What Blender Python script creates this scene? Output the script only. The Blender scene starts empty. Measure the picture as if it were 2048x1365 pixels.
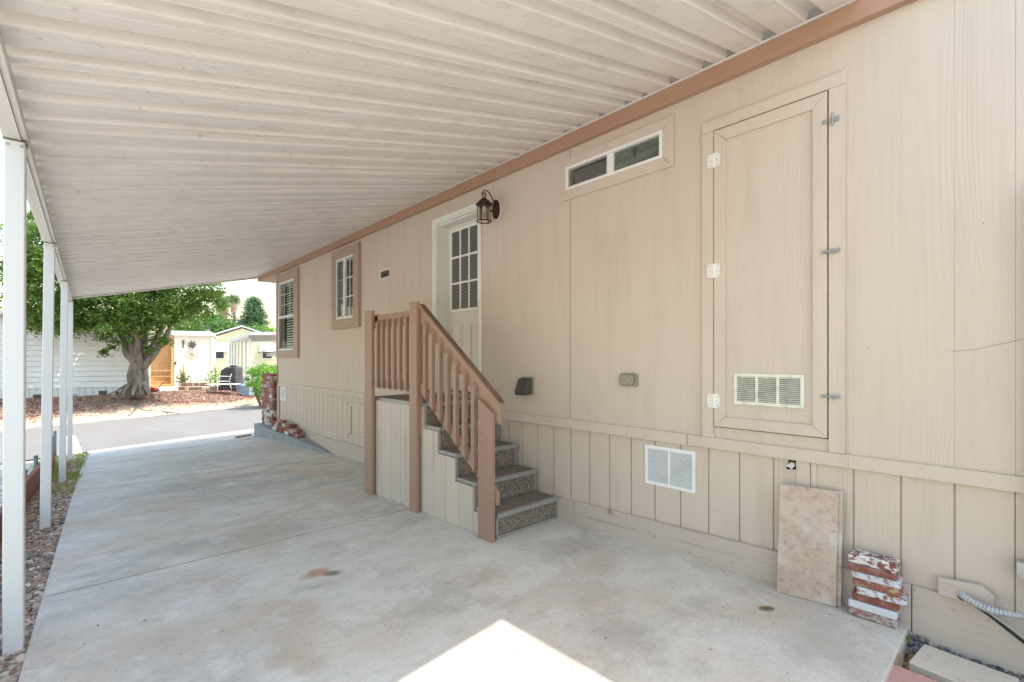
import bpy, bmesh, math, random
import numpy as np
from mathutils import Vector, Matrix, noise as mnoise
random.seed(7); RS = np.random.RandomState(11)
R = math.radians
SC = bpy.context.scene
COL = SC.collection

# ------------------------------------------------------------------ camera
CAMZ = 1.335
cam_d = bpy.data.cameras.new('camera'); cam = bpy.data.objects.new('camera', cam_d); COL.objects.link(cam)
cam.location = (0, 0, CAMZ); cam.rotation_euler = (R(90), 0, -math.atan2(859, 943))
cam_d.sensor_width = 36; cam_d.lens = 943 / 2048 * 36; cam_d.shift_y = 33.5 / 2048
cam_d.clip_start = .05; cam_d.clip_end = 2000
SC.camera = cam
# ------------------------------------------------------------------ light
SUN = Vector((.41, -.39, 1)).normalized()
w = bpy.data.worlds.new('World'); SC.world = w; w.use_nodes = True
nt = w.node_tree; nt.nodes.clear()
sky = nt.nodes.new('ShaderNodeTexSky'); sky.sky_type = 'NISHITA'; sky.sun_disc = False
sky.sun_elevation = math.asin(SUN.z); sky.sun_rotation = math.atan2(SUN.x, SUN.y)
sky.air_density = 2.0; sky.dust_density = 2.0; sky.ozone_density = 2.2
bg = nt.nodes.new('ShaderNodeBackground'); bg.inputs['Strength'].default_value = .15
wo = nt.nodes.new('ShaderNodeOutputWorld')
nt.links.new(sky.outputs[0], bg.inputs[0]); nt.links.new(bg.outputs[0], wo.inputs[0])
sd = bpy.data.lights.new('sun', 'SUN'); sd.energy = 2.0; sd.angle = R(.55); sd.color = (1, .95, .87)
so = bpy.data.objects.new('sun', sd); COL.objects.link(so); so.rotation_euler = SUN.to_track_quat('Z', 'Y').to_euler()
so.location = (5, -5, 12)
vs = SC.view_settings; vs.view_transform = 'Standard'; vs.look = 'None'; vs.exposure = 1.54; vs.gamma = 1; vs.use_curve_mapping = False
SC.cycles.max_bounces = 10; SC.cycles.diffuse_bounces = 6; SC.cycles.transparent_max_bounces = 12

# ------------------------------------------------------------------ helpers
def lin(h):
    h = h.lstrip('#'); v = [int(h[i:i+2], 16) / 255 for i in (0, 2, 4)]
    return tuple((c / 12.92 if c <= .04045 else ((c + .055) / 1.055) ** 2.4) for c in v) + (1,)
def c4(c): return lin(c) if isinstance(c, str) else tuple(c) + ((1,) if len(c) == 3 else ())

class NT:
    def __init__(s, name):
        s.m = bpy.data.materials.new(name); s.m.use_nodes = True; s.t = s.m.node_tree; s.t.nodes.clear()
        s.out = s.n('ShaderNodeOutputMaterial'); s.b = s.n('ShaderNodeBsdfPrincipled'); s.l(s.b.outputs[0], s.out.inputs[0])
        s.geo = s.n('ShaderNodeNewGeometry'); s.pos = s.geo.outputs['Position']
    def n(s, t, **k):
        x = s.t.nodes.new(t)
        for a, v in k.items(): setattr(x, a, v)
        return x
    def l(s, a, b): s.t.links.new(a, b)
    def val(s, a, b):
        if hasattr(a, 'is_output'): s.l(a, b)
        else: b.default_value = a
    def mapping(s, scale, loc=(0, 0, 0), rot=(0, 0, 0)):
        if not hasattr(scale, '__len__'): scale = (scale,) * 3
        m = s.n('ShaderNodeMapping'); s.l(s.pos, m.inputs['Vector']); m.inputs['Scale'].default_value = scale
        m.inputs['Location'].default_value = loc; m.inputs['Rotation'].default_value = rot
        return m.outputs[0]
    def noise(s, scale, detail=4, rough=.55, dist=0, loc=(0, 0, 0)):
        x = s.n('ShaderNodeTexNoise'); s.l(s.mapping(scale, loc), x.inputs['Vector']); x.inputs['Scale'].default_value = 1
        x.inputs['Detail'].default_value = detail; x.inputs['Roughness'].default_value = rough; x.inputs['Distortion'].default_value = dist
        return x.outputs[0]
    def voro(s, scale, out='Distance', feat='F1'):
        x = s.n('ShaderNodeTexVoronoi', feature=feat); s.l(s.mapping(scale), x.inputs['Vector']); x.inputs['Scale'].default_value = 1
        return x.outputs[out]
    def ramp(s, f, lo, hi, a=0., b=1.):
        x = s.n('ShaderNodeMapRange'); s.l(f, x.inputs[0]); x.inputs[1].default_value = lo; x.inputs[2].default_value = hi
        x.inputs[3].default_value = a; x.inputs[4].default_value = b; return x.outputs[0]
    def math(s, op, a, b=0., clamp=False):
        x = s.n('ShaderNodeMath', operation=op, use_clamp=clamp); s.val(a, x.inputs[0]); s.val(b, x.inputs[1]); return x.outputs[0]
    def mix(s, f, a, b, mode='MIX'):
        x = s.n('ShaderNodeMix', data_type='RGBA', blend_type=mode)
        s.val(f, x.inputs[0]); s.val(c4(a) if not hasattr(a, 'is_output') else a, x.inputs[6]); s.val(c4(b) if not hasattr(b, 'is_output') else b, x.inputs[7])
        return x.outputs[2]
    def bump(s, h, strength, dist, prev=None):
        x = s.n('ShaderNodeBump'); s.l(h, x.inputs['Height']); x.inputs['Strength'].default_value = strength; x.inputs['Distance'].default_value = dist
        if prev is not None: s.l(prev, x.inputs['Normal'])
        return x.outputs[0]
    def blob(s, p, r, stretch=(1, 1, 1), nz=None):
        v = s.n('ShaderNodeVectorMath', operation='SUBTRACT'); s.l(s.pos, v.inputs[0]); v.inputs[1].default_value = p
        m = s.n('ShaderNodeVectorMath', operation='MULTIPLY'); s.l(v.outputs[0], m.inputs[0]); m.inputs[1].default_value = stretch
        d = s.n('ShaderNodeVectorMath', operation='LENGTH'); s.l(m.outputs[0], d.inputs[0])
        f = d.outputs['Value']
        if nz is not None: f = s.math('ADD', f, s.math('MULTIPLY', s.math('SUBTRACT', nz, .5), r * 1.6))
        return s.ramp(f, r * .3, r * 1.05, 1, 0)

def M(name, base, rough=.65, layers=(), bumps=(), metal=0, rnd=0, isl=0, spec=.4, hue=None, after=None):
    s = NT(name); c = c4(base)
    col = s.mix(0., c, c)
    for (sc, det, lo, hi, c2, st) in layers:
        col = s.mix(s.ramp(s.noise(sc, det, loc=(random.random() * 9,) * 3), lo, hi, 0, st), col, c2)
    if rnd or hue:
        oi = s.n('ShaderNodeObjectInfo').outputs['Random']
        if hue: col = s.mix(s.ramp(oi, 0, 1, 0, hue[1]), col, hue[0])
        if rnd: col = s.mix(1., col, s.grey(s.ramp(s.math('FRACT', s.math('MULTIPLY', oi, 7.31)), 0, 1, 1 - rnd, 1 + rnd)), 'MULTIPLY')
    if isl:
        ri = s.geo.outputs['Random Per Island']
        if isinstance(isl, (list, tuple)):
            cr = s.n('ShaderNodeValToRGB'); s.l(ri, cr.inputs[0]); cr.color_ramp.interpolation = 'CONSTANT'
            e = cr.color_ramp.elements; n = len(isl)
            e[0].position = 0; e[0].color = c4(isl[0]); e[1].position = 1 / n; e[1].color = c4(isl[1 % n])
            for i in range(2, n): q = e.new(i / n); q.color = c4(isl[i])
            col = cr.outputs[0]
            col = s.mix(1., col, s.grey(s.ramp(s.math('FRACT', s.math('MULTIPLY', ri, 37.7)), 0, 1, .75, 1.25)), 'MULTIPLY')
        else: col = s.mix(1., col, s.grey(s.ramp(ri, 0, 1, 1 - isl, 1 + isl)), 'MULTIPLY')
    if after: col = after(s, col)
    s.l(col, s.b.inputs['Base Color']); s.b.inputs['Roughness'].default_value = rough; s.b.inputs['Metallic'].default_value = metal
    s.b.inputs['Specular IOR Level'].default_value = spec
    pv = None
    for (sc, det, st, dist) in bumps: pv = s.bump(s.noise(sc, det), st, dist, pv)
    if pv is not None: s.l(pv, s.b.inputs['Normal'])
    return s.m
def _grey(s, f):
    x = s.n('ShaderNodeCombineColor'); [s.l(f, x.inputs[i]) for i in range(3)]; return x.outputs[0]
NT.grey = _grey

W = {}
def props(o, label=None, cat=None, group=None, kind=None):
    if label: o['label'] = label
    if cat: o['category'] = cat
    if group: o['group'] = group
    if kind: o['kind'] = kind
    return o
def E(name, loc, label, cat, group=None, kind=None):
    o = bpy.data.objects.new(name, None); COL.objects.link(o); o.location = loc; o.empty_display_size = .1
    W[o.name] = Vector(loc); return props(o, label, cat, group, kind)

class MB:
    def __init__(s): s.v = []; s.f = []
    def add(s, vs_, fs): b = len(s.v); s.v += [tuple(v) for v in vs_]; s.f += [tuple(i + b for i in f) for f in fs]; return s
    def box(s, x0, x1, y0, y1, z0, z1):
        return s.hexa([(x0, y0, z0), (x1, y0, z0), (x1, y1, z0), (x0, y1, z0), (x0, y0, z1), (x1, y0, z1), (x1, y1, z1), (x0, y1, z1)])
    def hexa(s, p): return s.add(p, [(0, 3, 2, 1), (4, 5, 6, 7), (0, 1, 5, 4), (1, 2, 6, 5), (2, 3, 7, 6), (3, 0, 4, 7)])
    def tbox(s, T, x0, x1, y0, y1, z0, z1):
        return s.hexa([T(*p) for p in [(x0, y0, z0), (x1, y0, z0), (x1, y1, z0), (x0, y1, z0), (x0, y0, z1), (x1, y0, z1), (x1, y1, z1), (x0, y1, z1)]])
    def prism(s, poly, f, d0, d1):        # poly: 2D points, f(a,b,d)->xyz
        n = len(poly); v = [f(a, b, d0) for a, b in poly] + [f(a, b, d1) for a, b in poly]
        return s.add(v, [tuple(range(n))[::-1], tuple(range(n, 2 * n))] + [(i, (i + 1) % n, n + (i + 1) % n, n + i) for i in range(n)])
    def tube(s, path, r, n=8, cap=True):
        path = [Vector(p) for p in path]; rs = r if hasattr(r, '__len__') else [r] * len(path)
        up = Vector((0, 0, 1)); vs_ = []; t0 = (path[1] - path[0]).normalized()
        a = t0.cross(up if abs(t0.z) < .9 else Vector((1, 0, 0))).normalized()
        for i, p in enumerate(path):
            t = (path[min(i + 1, len(path) - 1)] - path[max(i - 1, 0)]).normalized()
            a = (a - t * a.dot(t)).normalized(); b = t.cross(a)
            vs_ += [p + (a * math.cos(k * 2 * math.pi / n) + b * math.sin(k * 2 * math.pi / n)) * rs[i] for k in range(n)]
        fs = [(i * n + k, i * n + (k + 1) % n, (i + 1) * n + (k + 1) % n, (i + 1) * n + k) for i in range(len(path) - 1) for k in range(n)]
        if cap: fs += [tuple(range(n))[::-1], tuple(range((len(path) - 1) * n, len(path) * n))]
        return s.add(vs_, fs)
    def build(s, name, mat, parent=None, bevel=0, smooth=False, keep=False, **pr):
        v = np.array(s.v, dtype=float)
        if keep: o0 = Vector((0, 0, 0))
        else: o0 = Vector(((v[:, 0].min() + v[:, 0].max()) / 2, (v[:, 1].min() + v[:, 1].max()) / 2, v[:, 2].min()))
        me = bpy.data.meshes.new(name); me.from_pydata([tuple(q) for q in (v - np.array(o0))], [], s.f)
        if bevel:
            bm = bmesh.new(); bm.from_mesh(me); bmesh.ops.recalc_face_normals(bm, faces=bm.faces)
            bmesh.ops.bevel(bm, geom=[e for e in bm.edges if e.calc_face_angle(0) > .3], offset=bevel, segments=1, affect='EDGES', clamp_overlap=True)
            bm.to_mesh(me); bm.free()
        else:
            bm = bmesh.new(); bm.from_mesh(me); bmesh.ops.recalc_face_normals(bm, faces=bm.faces); bm.to_mesh(me); bm.free()
        if smooth: me.polygons.foreach_set('use_smooth', [True] * len(me.polygons))
        me.materials.append(mat)
        o = bpy.data.objects.new(name, me); COL.objects.link(o); W[o.name] = o0
        if parent is not None: o.parent = parent; o.location = o0 - W[parent.name]
        else: o.location = o0
        return props(o, **pr)
def box(name, b, mat, parent=None, bevel=0, **pr): return MB().box(*b).build(name, mat, parent, bevel, **pr)
def kids(o): return list(o.children)
def copy_tree(o, loc, rotz=None, parent=None):
    c = o.copy(); COL.objects.link(c)
    if parent is None:
        c.location = loc; W[c.name] = Vector(loc)
        if rotz is not None: c.rotation_euler.z = rotz
    else: c.parent = parent
    for k in kids(o): copy_tree(k, None, None, c)
    return c
def frame_of(o, d):      # local building frame: s along wall, h out of the wall, z up
    d = Vector((d[0], d[1], 0)).normalized(); nrm = Vector((d.y, -d.x, 0)); o = Vector(o)
    return lambda s, h, z: tuple(o + d * s + nrm * h + Vector((0, 0, z)))
def cut(y0, y1, z0, z1, holes):
    ys = sorted({y0, y1} | {c for h in holes for c in h[:2] if y0 < c < y1}); out = []
    for a, b in zip(ys, ys[1:]):
        m = (a + b) / 2; segs = [(z0, z1)]
        for (h0, h1, k0, k1) in holes:
            if h0 < m < h1:
                ns = []
                for s0, s1 in segs:
                    if k1 <= s0 or k0 >= s1: ns.append((s0, s1)); continue
                    if k0 > s0: ns.append((s0, k0))
                    if k1 < s1: ns.append((k1, s1))
                segs = ns
        out += [(a, b, s0, s1) for s0, s1 in segs]
    return out

# ------------------------------------------------------------------ terrain functions
def gz(y): y = max(y, -1.5); return -.022 * y - .0018 * y * abs(y)
def zs(x, y):           # driveway surface
    xx = min(max(x, -.6), 4.2)
    return gz(min(y, 16)) - .0035 * max(0, min(y, 16) - 9) ** 2 + xx / 3 * .035 * min(max(y - 7.2, 0), 3)
RA = Vector((.05, 13.95, -.745)); RU = Vector((.985, .173, 0)).normalized(); RN = Vector((-RU.y, RU.x, 0)); N0 = RN.dot(RA)
def rs_(x, y): return RU.dot(Vector((x, y, 0)) - Vector((RA.x, RA.y, 0)))
def rn_(x, y): return RN.dot(Vector((x, y, 0))) - N0
def RP(s, n, z=0): p = Vector((RA.x, RA.y, 0)) + RU * s + RN * n; return (p.x, p.y, z)
def road_z(s): return RA.z + .023 * max(-12, min(s, 12))
RW = 6.15
def sm(t): t = min(max(t, 0), 1); return t * t * (3 - 2 * t)
def far_z(x, y):
    s, n = rs_(x, y), rn_(x, y) - RW; z0 = road_z(s) + .06
    z = z0 + (-.16 - z0) * sm(n / 4.2)
    z += .2 * math.exp(-((x - 1.5) ** 2 + (y - 22.6) ** 2) / 2.2)
    return z
def left_edge(y): return -.29 + .027 * y
def slab_end(x): return RA.y + (x - RA.x) * RU.y / RU.x
def ground_z(x, y):
    n = rn_(x, y)
    if n < 0:
        z = zs(x, y) - .028 - .04 * sm((-.5 - x) / .2) * (y > 1) - .052 * sm((.5 - y) / .3) - .08 * sm((x - .3) / .3)
        return z if n < -.6 else z + (road_z(rs_(x, y)) - .03 - z) * sm((n + .6) / .6)
    if n < RW: return road_z(rs_(x, y)) - .03
    return far_z(x, y)

# ------------------------------------------------------------------ materials
def siding_mat(name, base, grain=1., warm='#b9a58c'):
    s = NT(name); c = c4(base)
    col = s.mix(s.ramp(s.noise((.5, .5, .5), 3), .35, .7, 0, .35), c, warm)
    col = s.mix(s.ramp(s.noise((6, 9, 1.2), 5), .5, .8, 0, .22), col, '#9d8e7d')
    col = s.mix(s.ramp(s.noise((40, 40, 40), 2), .68, .8, 0, .25), col, '#8e8070')
    dots = s.math('MULTIPLY', s.ramp(s.voro((5, 9, 6)), .018, .03, .8, 0), s.ramp(s.noise((2, 2, 2), 2), .42, .5))
    col = s.mix(dots, col, '#8a735f')
    col = s.mix(s.ramp(s.noise((4, 26, .9), 5, .7), .6, .8, 0, .3), col, '#ab9886')
    s.l(col, s.b.inputs[0]); s.b.inputs['Roughness'].default_value = .62; s.b.inputs['Specular IOR Level'].default_value = .3
    big = s.noise((1, 2.2, .28), 2, .5)
    wv = s.n('ShaderNodeMath', operation='SINE')
    a = s.math('MULTIPLY', big, 150.)
    sx = s.n('ShaderNodeSeparateXYZ'); s.l(s.pos, sx.inputs[0])
    a = s.math('ADD', a, s.math('MULTIPLY', sx.outputs[1], 260.)); s.l(a, wv.inputs[0])
    mask = s.ramp(s.noise((2, 3, 1.1), 2), .35, .65, .15, 1)
    h = s.math('MULTIPLY', wv.outputs[0], mask)
    fine = s.noise((90, 140, 7), 4, .6)
    h = s.math('ADD', h, s.math('MULTIPLY', fine, 2.2))
    h = s.math('ADD', h, s.math('MULTIPLY', s.noise((30, 45, 22), 3), 1.6))
    s.l(s.bump(h, .5 * grain, .0012), s.b.inputs['Normal'])
    return s.m
m_sid = siding_mat('siding_paint', '#cbbbab', .8, '#c5b19c')
m_trim = siding_mat('trim_paint', '#ccbcac', .65, '#c5b19c')
m_plank = M('base_plank_paint', '#c0afa2', .7, [((1, 1.2, 30), 4, .55, .75, '#8a7867', .5), (14, 3, .66, .74, '#7a5a44', .6)], [((5, 5, 90), 5, .5, .002)])
def brownpaint(name, base): return M(name, base, .55, [((6, 6, 2), 5, .5, .8, '#8a6650', .5), (25, 3, .68, .76, '#6e4f3c', .5)], [((60, 60, 6), 4, .35, .0015)], rnd=.05)
m_fascia = M('fascia_brown_paint', '#ab8870', .5, [((1, .6, 4), 4, .45, .8, '#9c7258', .45), (30, 3, .7, .76, '#6e4a36', .5)], [((8, 3, 40), 4, .25, .001)])
m_wtrim = M('window_trim_brown', '#ae9380', .55, [((3, 3, 3), 4, .5, .8, '#9b7f6c', .4)], [((60, 60, 8), 4, .3, .001)])
m_rail = M('railing_brown_paint', '#9d7d6a', .5, [((6, 6, 2), 5, .5, .8, '#987462', .6), (25, 3, .66, .74, '#6b4636', .6), ((80, 80, 10), 3, .6, .8, '#b98f7a', .4)], [((60, 60, 6), 4, .4, .0015)], rnd=.06)
m_railtop = M('weathered_rail_cap', '#6f5646', .7, [((20, 6, 6), 4, .45, .7, '#8f6c58', .6)], [((60, 60, 6), 4, .4, .0015)])
m_stboard = M('stair_side_paint', '#c2b3a5', .6, [((12, 12, 1.6), 5, .58, .7, '#9d8e7d', .5), ((3, 3, 20), 4, .6, .75, '#b3a492', .4)], [((40, 60, 4), 4, .35, .0015)], rnd=.05)
m_white = M('white_vinyl', '#e8e6e0', .35, [(5, 3, .5, .8, '#d2cfc8', .4)])
m_door = M('door_offwhite', '#dbd3c3', .4, [(2, 3, .4, .8, '#d2c9b7', .5)])
m_casing = M('door_casing', '#dcdad0', .4, [(3, 3, .4, .8, '#cccabd', .5)])
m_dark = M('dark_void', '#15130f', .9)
m_screen = M('dark_insect_screen', '#3a3b3a', .6, [((300, 300, 300), 1, .5, .6, '#1d1e1e', .6)])
m_blind = M('blind_slat', '#c9c6ba', .5)
m_blindd = M('blind_slat_grey', '#a5a59b', .5)
m_hinge = M('white_hinge', '#e4dfd6', .35, [(60, 3, .62, .7, '#9a7a5c', .6)], metal=.0)
m_steel = M('galvanised_steel', '#a9a9a6', .4, [(60, 4, .5, .7, '#6d6a66', .6)], metal=.5)
m_flex = M('flex_conduit_metal', '#b3b4b4', .45, [(40, 4, .5, .7, '#8b8a87', .5)], metal=.25)
m_nos = M('aluminium_nosing', '#a2a09b', .45, [(30, 4, .5, .75, '#6e6d69', .6)], metal=.35)
m_vent = M('white_vent_metal', '#e6e5e2', .4, [(8, 3, .5, .8, '#cdcac2', .5)])
m_ventd = M('yellowed_vent_metal', '#dedbca', .45, [(20, 4, .5, .7, '#b7b09a', .6)])
m_bronze = M('lantern_bronze', '#3a271e', .45, [(40, 3, .5, .7, '#5a3b2c', .6)], metal=.3)
m_hood = M('dryer_hood_brown', '#4a4540', .5, [(30, 3, .5, .7, '#6b6258', .5)])
m_out = M('outlet_cover_plastic', '#988e78', .35, [(40, 3, .5, .75, '#5f5645', .6)])
m_black = M('black_cable', '#242424', .5)
m_cablew = M('grey_cable', '#a7a29a', .5)
m_pvc = M('white_pipe', '#d8d2c4', .4, [(60, 3, .55, .7, '#8b7458', .6)])
m_post = M('post_white_paint', '#d6d7d6', .35, [((6, 6, .8), 4, .5, .8, '#c4c6c8', .4), (30, 3, .72, .76, '#8a8680', .5)])

def canopy_mat():
    s = NT('canopy_paint'); c = c4('#e3ddd6')
    col = s.mix(s.ramp(s.noise((.8, 3, 3), 4), .4, .75, 0, .4), c, '#d0c8be')
    col = s.mix(s.ramp(s.noise((3, 7, 7), 6, .65), .52, .75, 0, .35), col, '#aca292')
    col = s.mix(s.ramp(s.noise((26, 26, 26), 3), .66, .76, 0, .5), col, '#8b8377')
    s.l(col, s.b.inputs[0]); s.b.inputs['Roughness'].default_value = .38; s.b.inputs['Specular IOR Level'].default_value = .45
    return s.m
m_can = canopy_mat()
m_beam = M('beam_paint', '#d2cdc3', .4, [((6, .9, 6), 5, .48, .7, '#aaa69c', .5), (30, 3, .68, .74, '#7f7a70', .6)], [((5, 5, 5), 3, .2, .002)])
m_clos = M('closure_foam_dirt_shade', '#7a7364', .8, [(30, 4, .45, .6, '#3b372f', .8)], [(60, 3, .5, .003)])  # dirty foam, base colour also darkened to paint in the rib gap shadow

def concrete():
    s = NT('concrete'); c = c4('#d9d1c5')
    big = s.noise((.55, .55, .5), 4, .6); med = s.noise((2.4, 2.4, 2), 5, .6, loc=(4, 4, 4)); fine = s.noise((60, 60, 60), 3, .6)
    col = s.mix(s.ramp(big, .4, .65, 0, .6), c, '#cec6ba')
    col = s.mix(s.ramp(med, .5, .72, 0, .45), col, '#d4c6b4')
    sm_ = s.noise((1.1, 4.5, 1), 6, .68, loc=(2, 7, 1))
    sx = s.n('ShaderNodeSeparateXYZ'); s.l(s.pos, sx.inputs[0])
    far = s.ramp(sx.outputs[1], 3, 5.5, .25, 1)
    col = s.mix(s.math('MULTIPLY', s.ramp(sm_, .48, .7, 0, .75), far), col, '#a09990')
    col = s.mix(s.ramp(s.noise((1.6, 5, 1), 5, .6, loc=(9, 1, 1)), .55, .75, 0, .5), col, '#dcd6ca')
    nz = s.noise((7, 7, 7), 4, .65); n2 = s.noise((3, 3, 3), 4, .6, loc=(5, 0, 0))
    for p, r, st, cc, a in [((1.147, 3.166, -.088), .10, (1, 1.6, 1), '#b5783e', 1.2), ((.909, 2.777, -.075), .11, (1, 1, 1), '#b79a7c', .8),
                            ((.818, 2.577, -.07), .17, (1.2, 1, 1), '#bba386', .7), ((.769, 2.35, -.06), .13, (1, 1, 1), '#b09373', .6), ((.763, 2.19, -.06), .08, (1, 1, 1), '#a98f72', .7),
                            ((.796, 2.889, -.08), .09, (1, 1, 1), '#b8926c', .8), ((.669, 2.313, -.06), .08, (1, 1, 1), '#a98f72', .6), ((.45, 2.7, -.07), .55, (1, 1, 1), '#b4a69a', .6),
                            ((.55, 3.5, -.09), .3, (1, 1, 1), '#b39c90', .7), ((1.317, 7.061, -.245), .5, (.5, 1.6, 1), '#7b7672', .8), ((1.5, 6.4, -.2), .55, (.4, 1.6, 1), '#8e8985', .7), ((1.05, 5.9, -.2), .5, (.6, 1.6, 1), '#8b8884', .6),
                            ((1.051, 4.3, -.122), .4, (.6, 1.6, 1), '#8d8986', .7), ((2.55, .62, -.01), .2, (1, 1, 1), '#9f9484', .7), ((2.6, 2.15, -.05), .35, (1, 1, 1), '#b0a598', .6),
                            ((1.95, 1.35, -.03), .2, (1, 1, 1), '#a48f80', .7), ((2.2, 1.75, -.03), .22, (1, 1, 1), '#ac9584', .5), ((2.9, .75, -.02), .3, (1, 1, 1), '#98938a', .5), ((2.4, 4.4, -.1), .5, (1, .6, 1), '#9a8f84', .6), ((1.75, 9, -.3), .9, (.6, 1.2, 1), '#8f8b86', .5)]:
        col = s.mix(s.math('MULTIPLY', s.blob(p, r * 1.15, st, nz if r < .3 else n2), a * .62), col, cc)
    col = s.mix(s.math('MULTIPLY', s.blob((1.226, 3.09, -.086), .075, (1, 1.3, 1), nz), .9), col, '#6e6b62')
    pits = s.ramp(s.voro((9, 9, 9)), .05, .09, 1, 0)
    col = s.mix(s.math('MULTIPLY', pits, s.ramp(med, .45, .6, 0, .75)), col, '#77716a')
    p2 = s.ramp(s.voro((23, 23, 23)), .06, .1, 1, 0)
    col = s.mix(s.math('MULTIPLY', p2, s.ramp(nz, .5, .65, 0, .6)), col, '#6f6a63')
    col = s.mix(s.ramp(s.noise((.9, .8, .9), 5, .7, loc=(31, 3, 8)), .48, .64, 0, .55), col, '#c9b096')
    col = s.mix(s.ramp(s.noise((1.6, 1.9, 1.6), 6, .72, loc=(41, 13, 8)), .53, .66, 0, .5), col, '#a3988b')
    m3 = s.noise((5, 6.5, 5), 6, .7, loc=(3, 3, 8))
    col = s.mix(s.ramp(m3, .5, .68, 0, .35), col, '#a59b8f')
    col = s.mix(s.ramp(s.noise((4, 3.4, 4), 5, .7, loc=(13, 3, 8)), .54, .68, 0, .5), col, '#e6e0d6')
    hair = s.n('ShaderNodeTexNoise'); s.l(s.mapping((1.1, 1.4, 1.1), (21, 4, 2)), hair.inputs['Vector']); hair.inputs['Scale'].default_value = 1; hair.inputs['Detail'].default_value = 8; hair.inputs['Roughness'].default_value = .62
    hd_ = s.math('ABSOLUTE', s.math('SUBTRACT', hair.outputs[0], .5))
    col = s.mix(s.math('MULTIPLY', s.ramp(hd_, .0, .0022, .55, 0), s.ramp(big, .5, .58)), col, '#7d766d')
    col = s.mix(s.ramp(fine, .35, .7, 0, .22), col, '#8d8982')
    s.l(col, s.b.inputs[0]); s.b.inputs['Roughness'].default_value = .75
    s.l(s.bump(fine, .25, .0015, s.bump(med, .2, .006)), s.b.inputs['Normal']); return s.m
m_conc = concrete()
m_curb = M('old_curb_concrete', '#96989a', .8, [(4, 5, .4, .7, '#7c7f80', .6), (18, 4, .6, .7, '#6c6558', .5)], [(40, 4, .4, .003)])
m_asph = M('asphalt', '#827c76', .9, [((1.2, .5, 1), 4, .4, .7, '#8b8785', .6), ((.6, 4, 1), 4, .55, .75, '#6a6868', .5), (80, 2, .6, .7, '#a39f9a', .4)], [(90, 2, .3, .004)])
def ground_mat():
    s = NT('soil_ground')
    sub = s.n('ShaderNodeVectorMath', operation='DOT_PRODUCT'); s.l(s.pos, sub.inputs[0]); sub.inputs[1].default_value = tuple(RN)
    n = s.math('SUBTRACT', sub.outputs['Value'], N0 + RW)
    nz = s.noise((1.2, 1.2, 1.2), 5, .65); n = s.math('ADD', n, s.math('MULTIPLY', s.math('SUBTRACT', nz, .5), 1.2))
    sand = s.mix(s.ramp(s.noise((9, 9, 9), 5), .4, .65, 0, .6), '#d2bb9e', '#b08f70')
    mulch = s.mix(s.ramp(s.noise((14, 14, 14), 5, .7), .35, .65, 0, 1), '#836353', '#ad8a75')
    patio = s.mix(s.ramp(s.noise((6, 6, 6), 5), .35, .65, 0, 1), '#b3a698', '#cdc4b8')
    nearc = s.mix(s.ramp(s.noise((9, 9, 9), 5), .35, .65, 0, 1), '#c2b8aa', '#ddd6cb')
    col = s.mix(s.ramp(n, .7, 1.4), sand, mulch); col = s.mix(s.ramp(n, 5.2, 5.9), col, patio)
    col = s.mix(s.ramp(n, -3, -2.9, 1, 0), col, nearc)
    s.l(col, s.b.inputs[0]); s.b.inputs['Roughness'].default_value = .95
    s.l(s.bump(s.noise((25, 25, 25), 4), .6, .03), s.b.inputs['Normal']); return s.m
m_gnd = ground_mat()
m_carpet = None
def carpet():
    s = NT('pebbled_stair_carpet')
    v = s.n('ShaderNodeTexVoronoi'); s.l(s.mapping(170), v.inputs['Vector']); v.inputs['Scale'].default_value = 1
    sp = s.n('ShaderNodeSeparateColor'); s.l(v.outputs['Color'], sp.inputs[0])
    col = s.mix(s.ramp(sp.outputs[0], .3, .6), '#6a5d54', '#887a6e'); col = s.mix(s.ramp(sp.outputs[1], .8, .85), col, '#a29486')
    col = s.mix(s.ramp(sp.outputs[2], .75, .8), col, '#443c36')
    s.l(col, s.b.inputs[0]); s.b.inputs['Roughness'].default_value = .8
    s.l(s.bump(v.outputs['Distance'], -.8, .003), s.b.inputs['Normal']); return s.m
m_carpet = carpet()
def brickmat(name, red, whiteamt, rnd=.2, white='#d9d3cc'):
    s = NT(name); oi = s.n('ShaderNodeObjectInfo').outputs['Random']
    col = s.mix(s.ramp(s.noise(18, 4), .35, .65), red, '#6d3a30')
    col = s.mix(s.ramp(s.math('FRACT', s.math('MULTIPLY', oi, 5.7)), 0, 1, 0, .45), col, '#a86955')
    f = s.math('ADD', s.noise((30, 30, 45), 5, .7), s.ramp(oi, 0, 1, whiteamt - .22, whiteamt + .12))
    col = s.mix(s.ramp(f, .58, .66), col, white)
    s.l(col, s.b.inputs[0]); s.b.inputs['Roughness'].default_value = .85
    s.l(s.bump(s.noise(60, 4), .5, .004), s.b.inputs['Normal']); return s.m
m_brick = brickmat('pillar_brick', '#8c4b3c', .1)
m_mortar = M('brick_mortar', '#a99f94', .9, [(20, 4, .45, .6, '#7f7468', .7)], [(60, 3, .6, .004)])
m_bpink = brickmat('pink_dusty_brick', '#9c7066', .02, white='#a99f98')
m_bred = brickmat('red_brick', '#936354', .1, white='#b3a288')
m_bwhite = brickmat('white_painted_brick', '#8f6255', .27, white='#cbc9ca')
m_btop = brickmat('weathered_white_brick', '#76504a', .24, white='#ded6cf')
m_tile = M('travertine_tile', '#c4ae9c', .5, [((6, 6, 6), 7, .4, .62, '#b59a88', .8), ((22, 22, 22), 8, .48, .7, '#997f71', .6), ((4, 4, 4), 4, .5, .62, '#c9bdb4', .8), ((45, 45, 45), 4, .6, .7, '#7d6558', .6)], [(30, 5, .3, .002)], hue=('#9a8a7c', .25))
m_tileb = M('tile_back_edge', '#8a7d70', .8)
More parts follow.
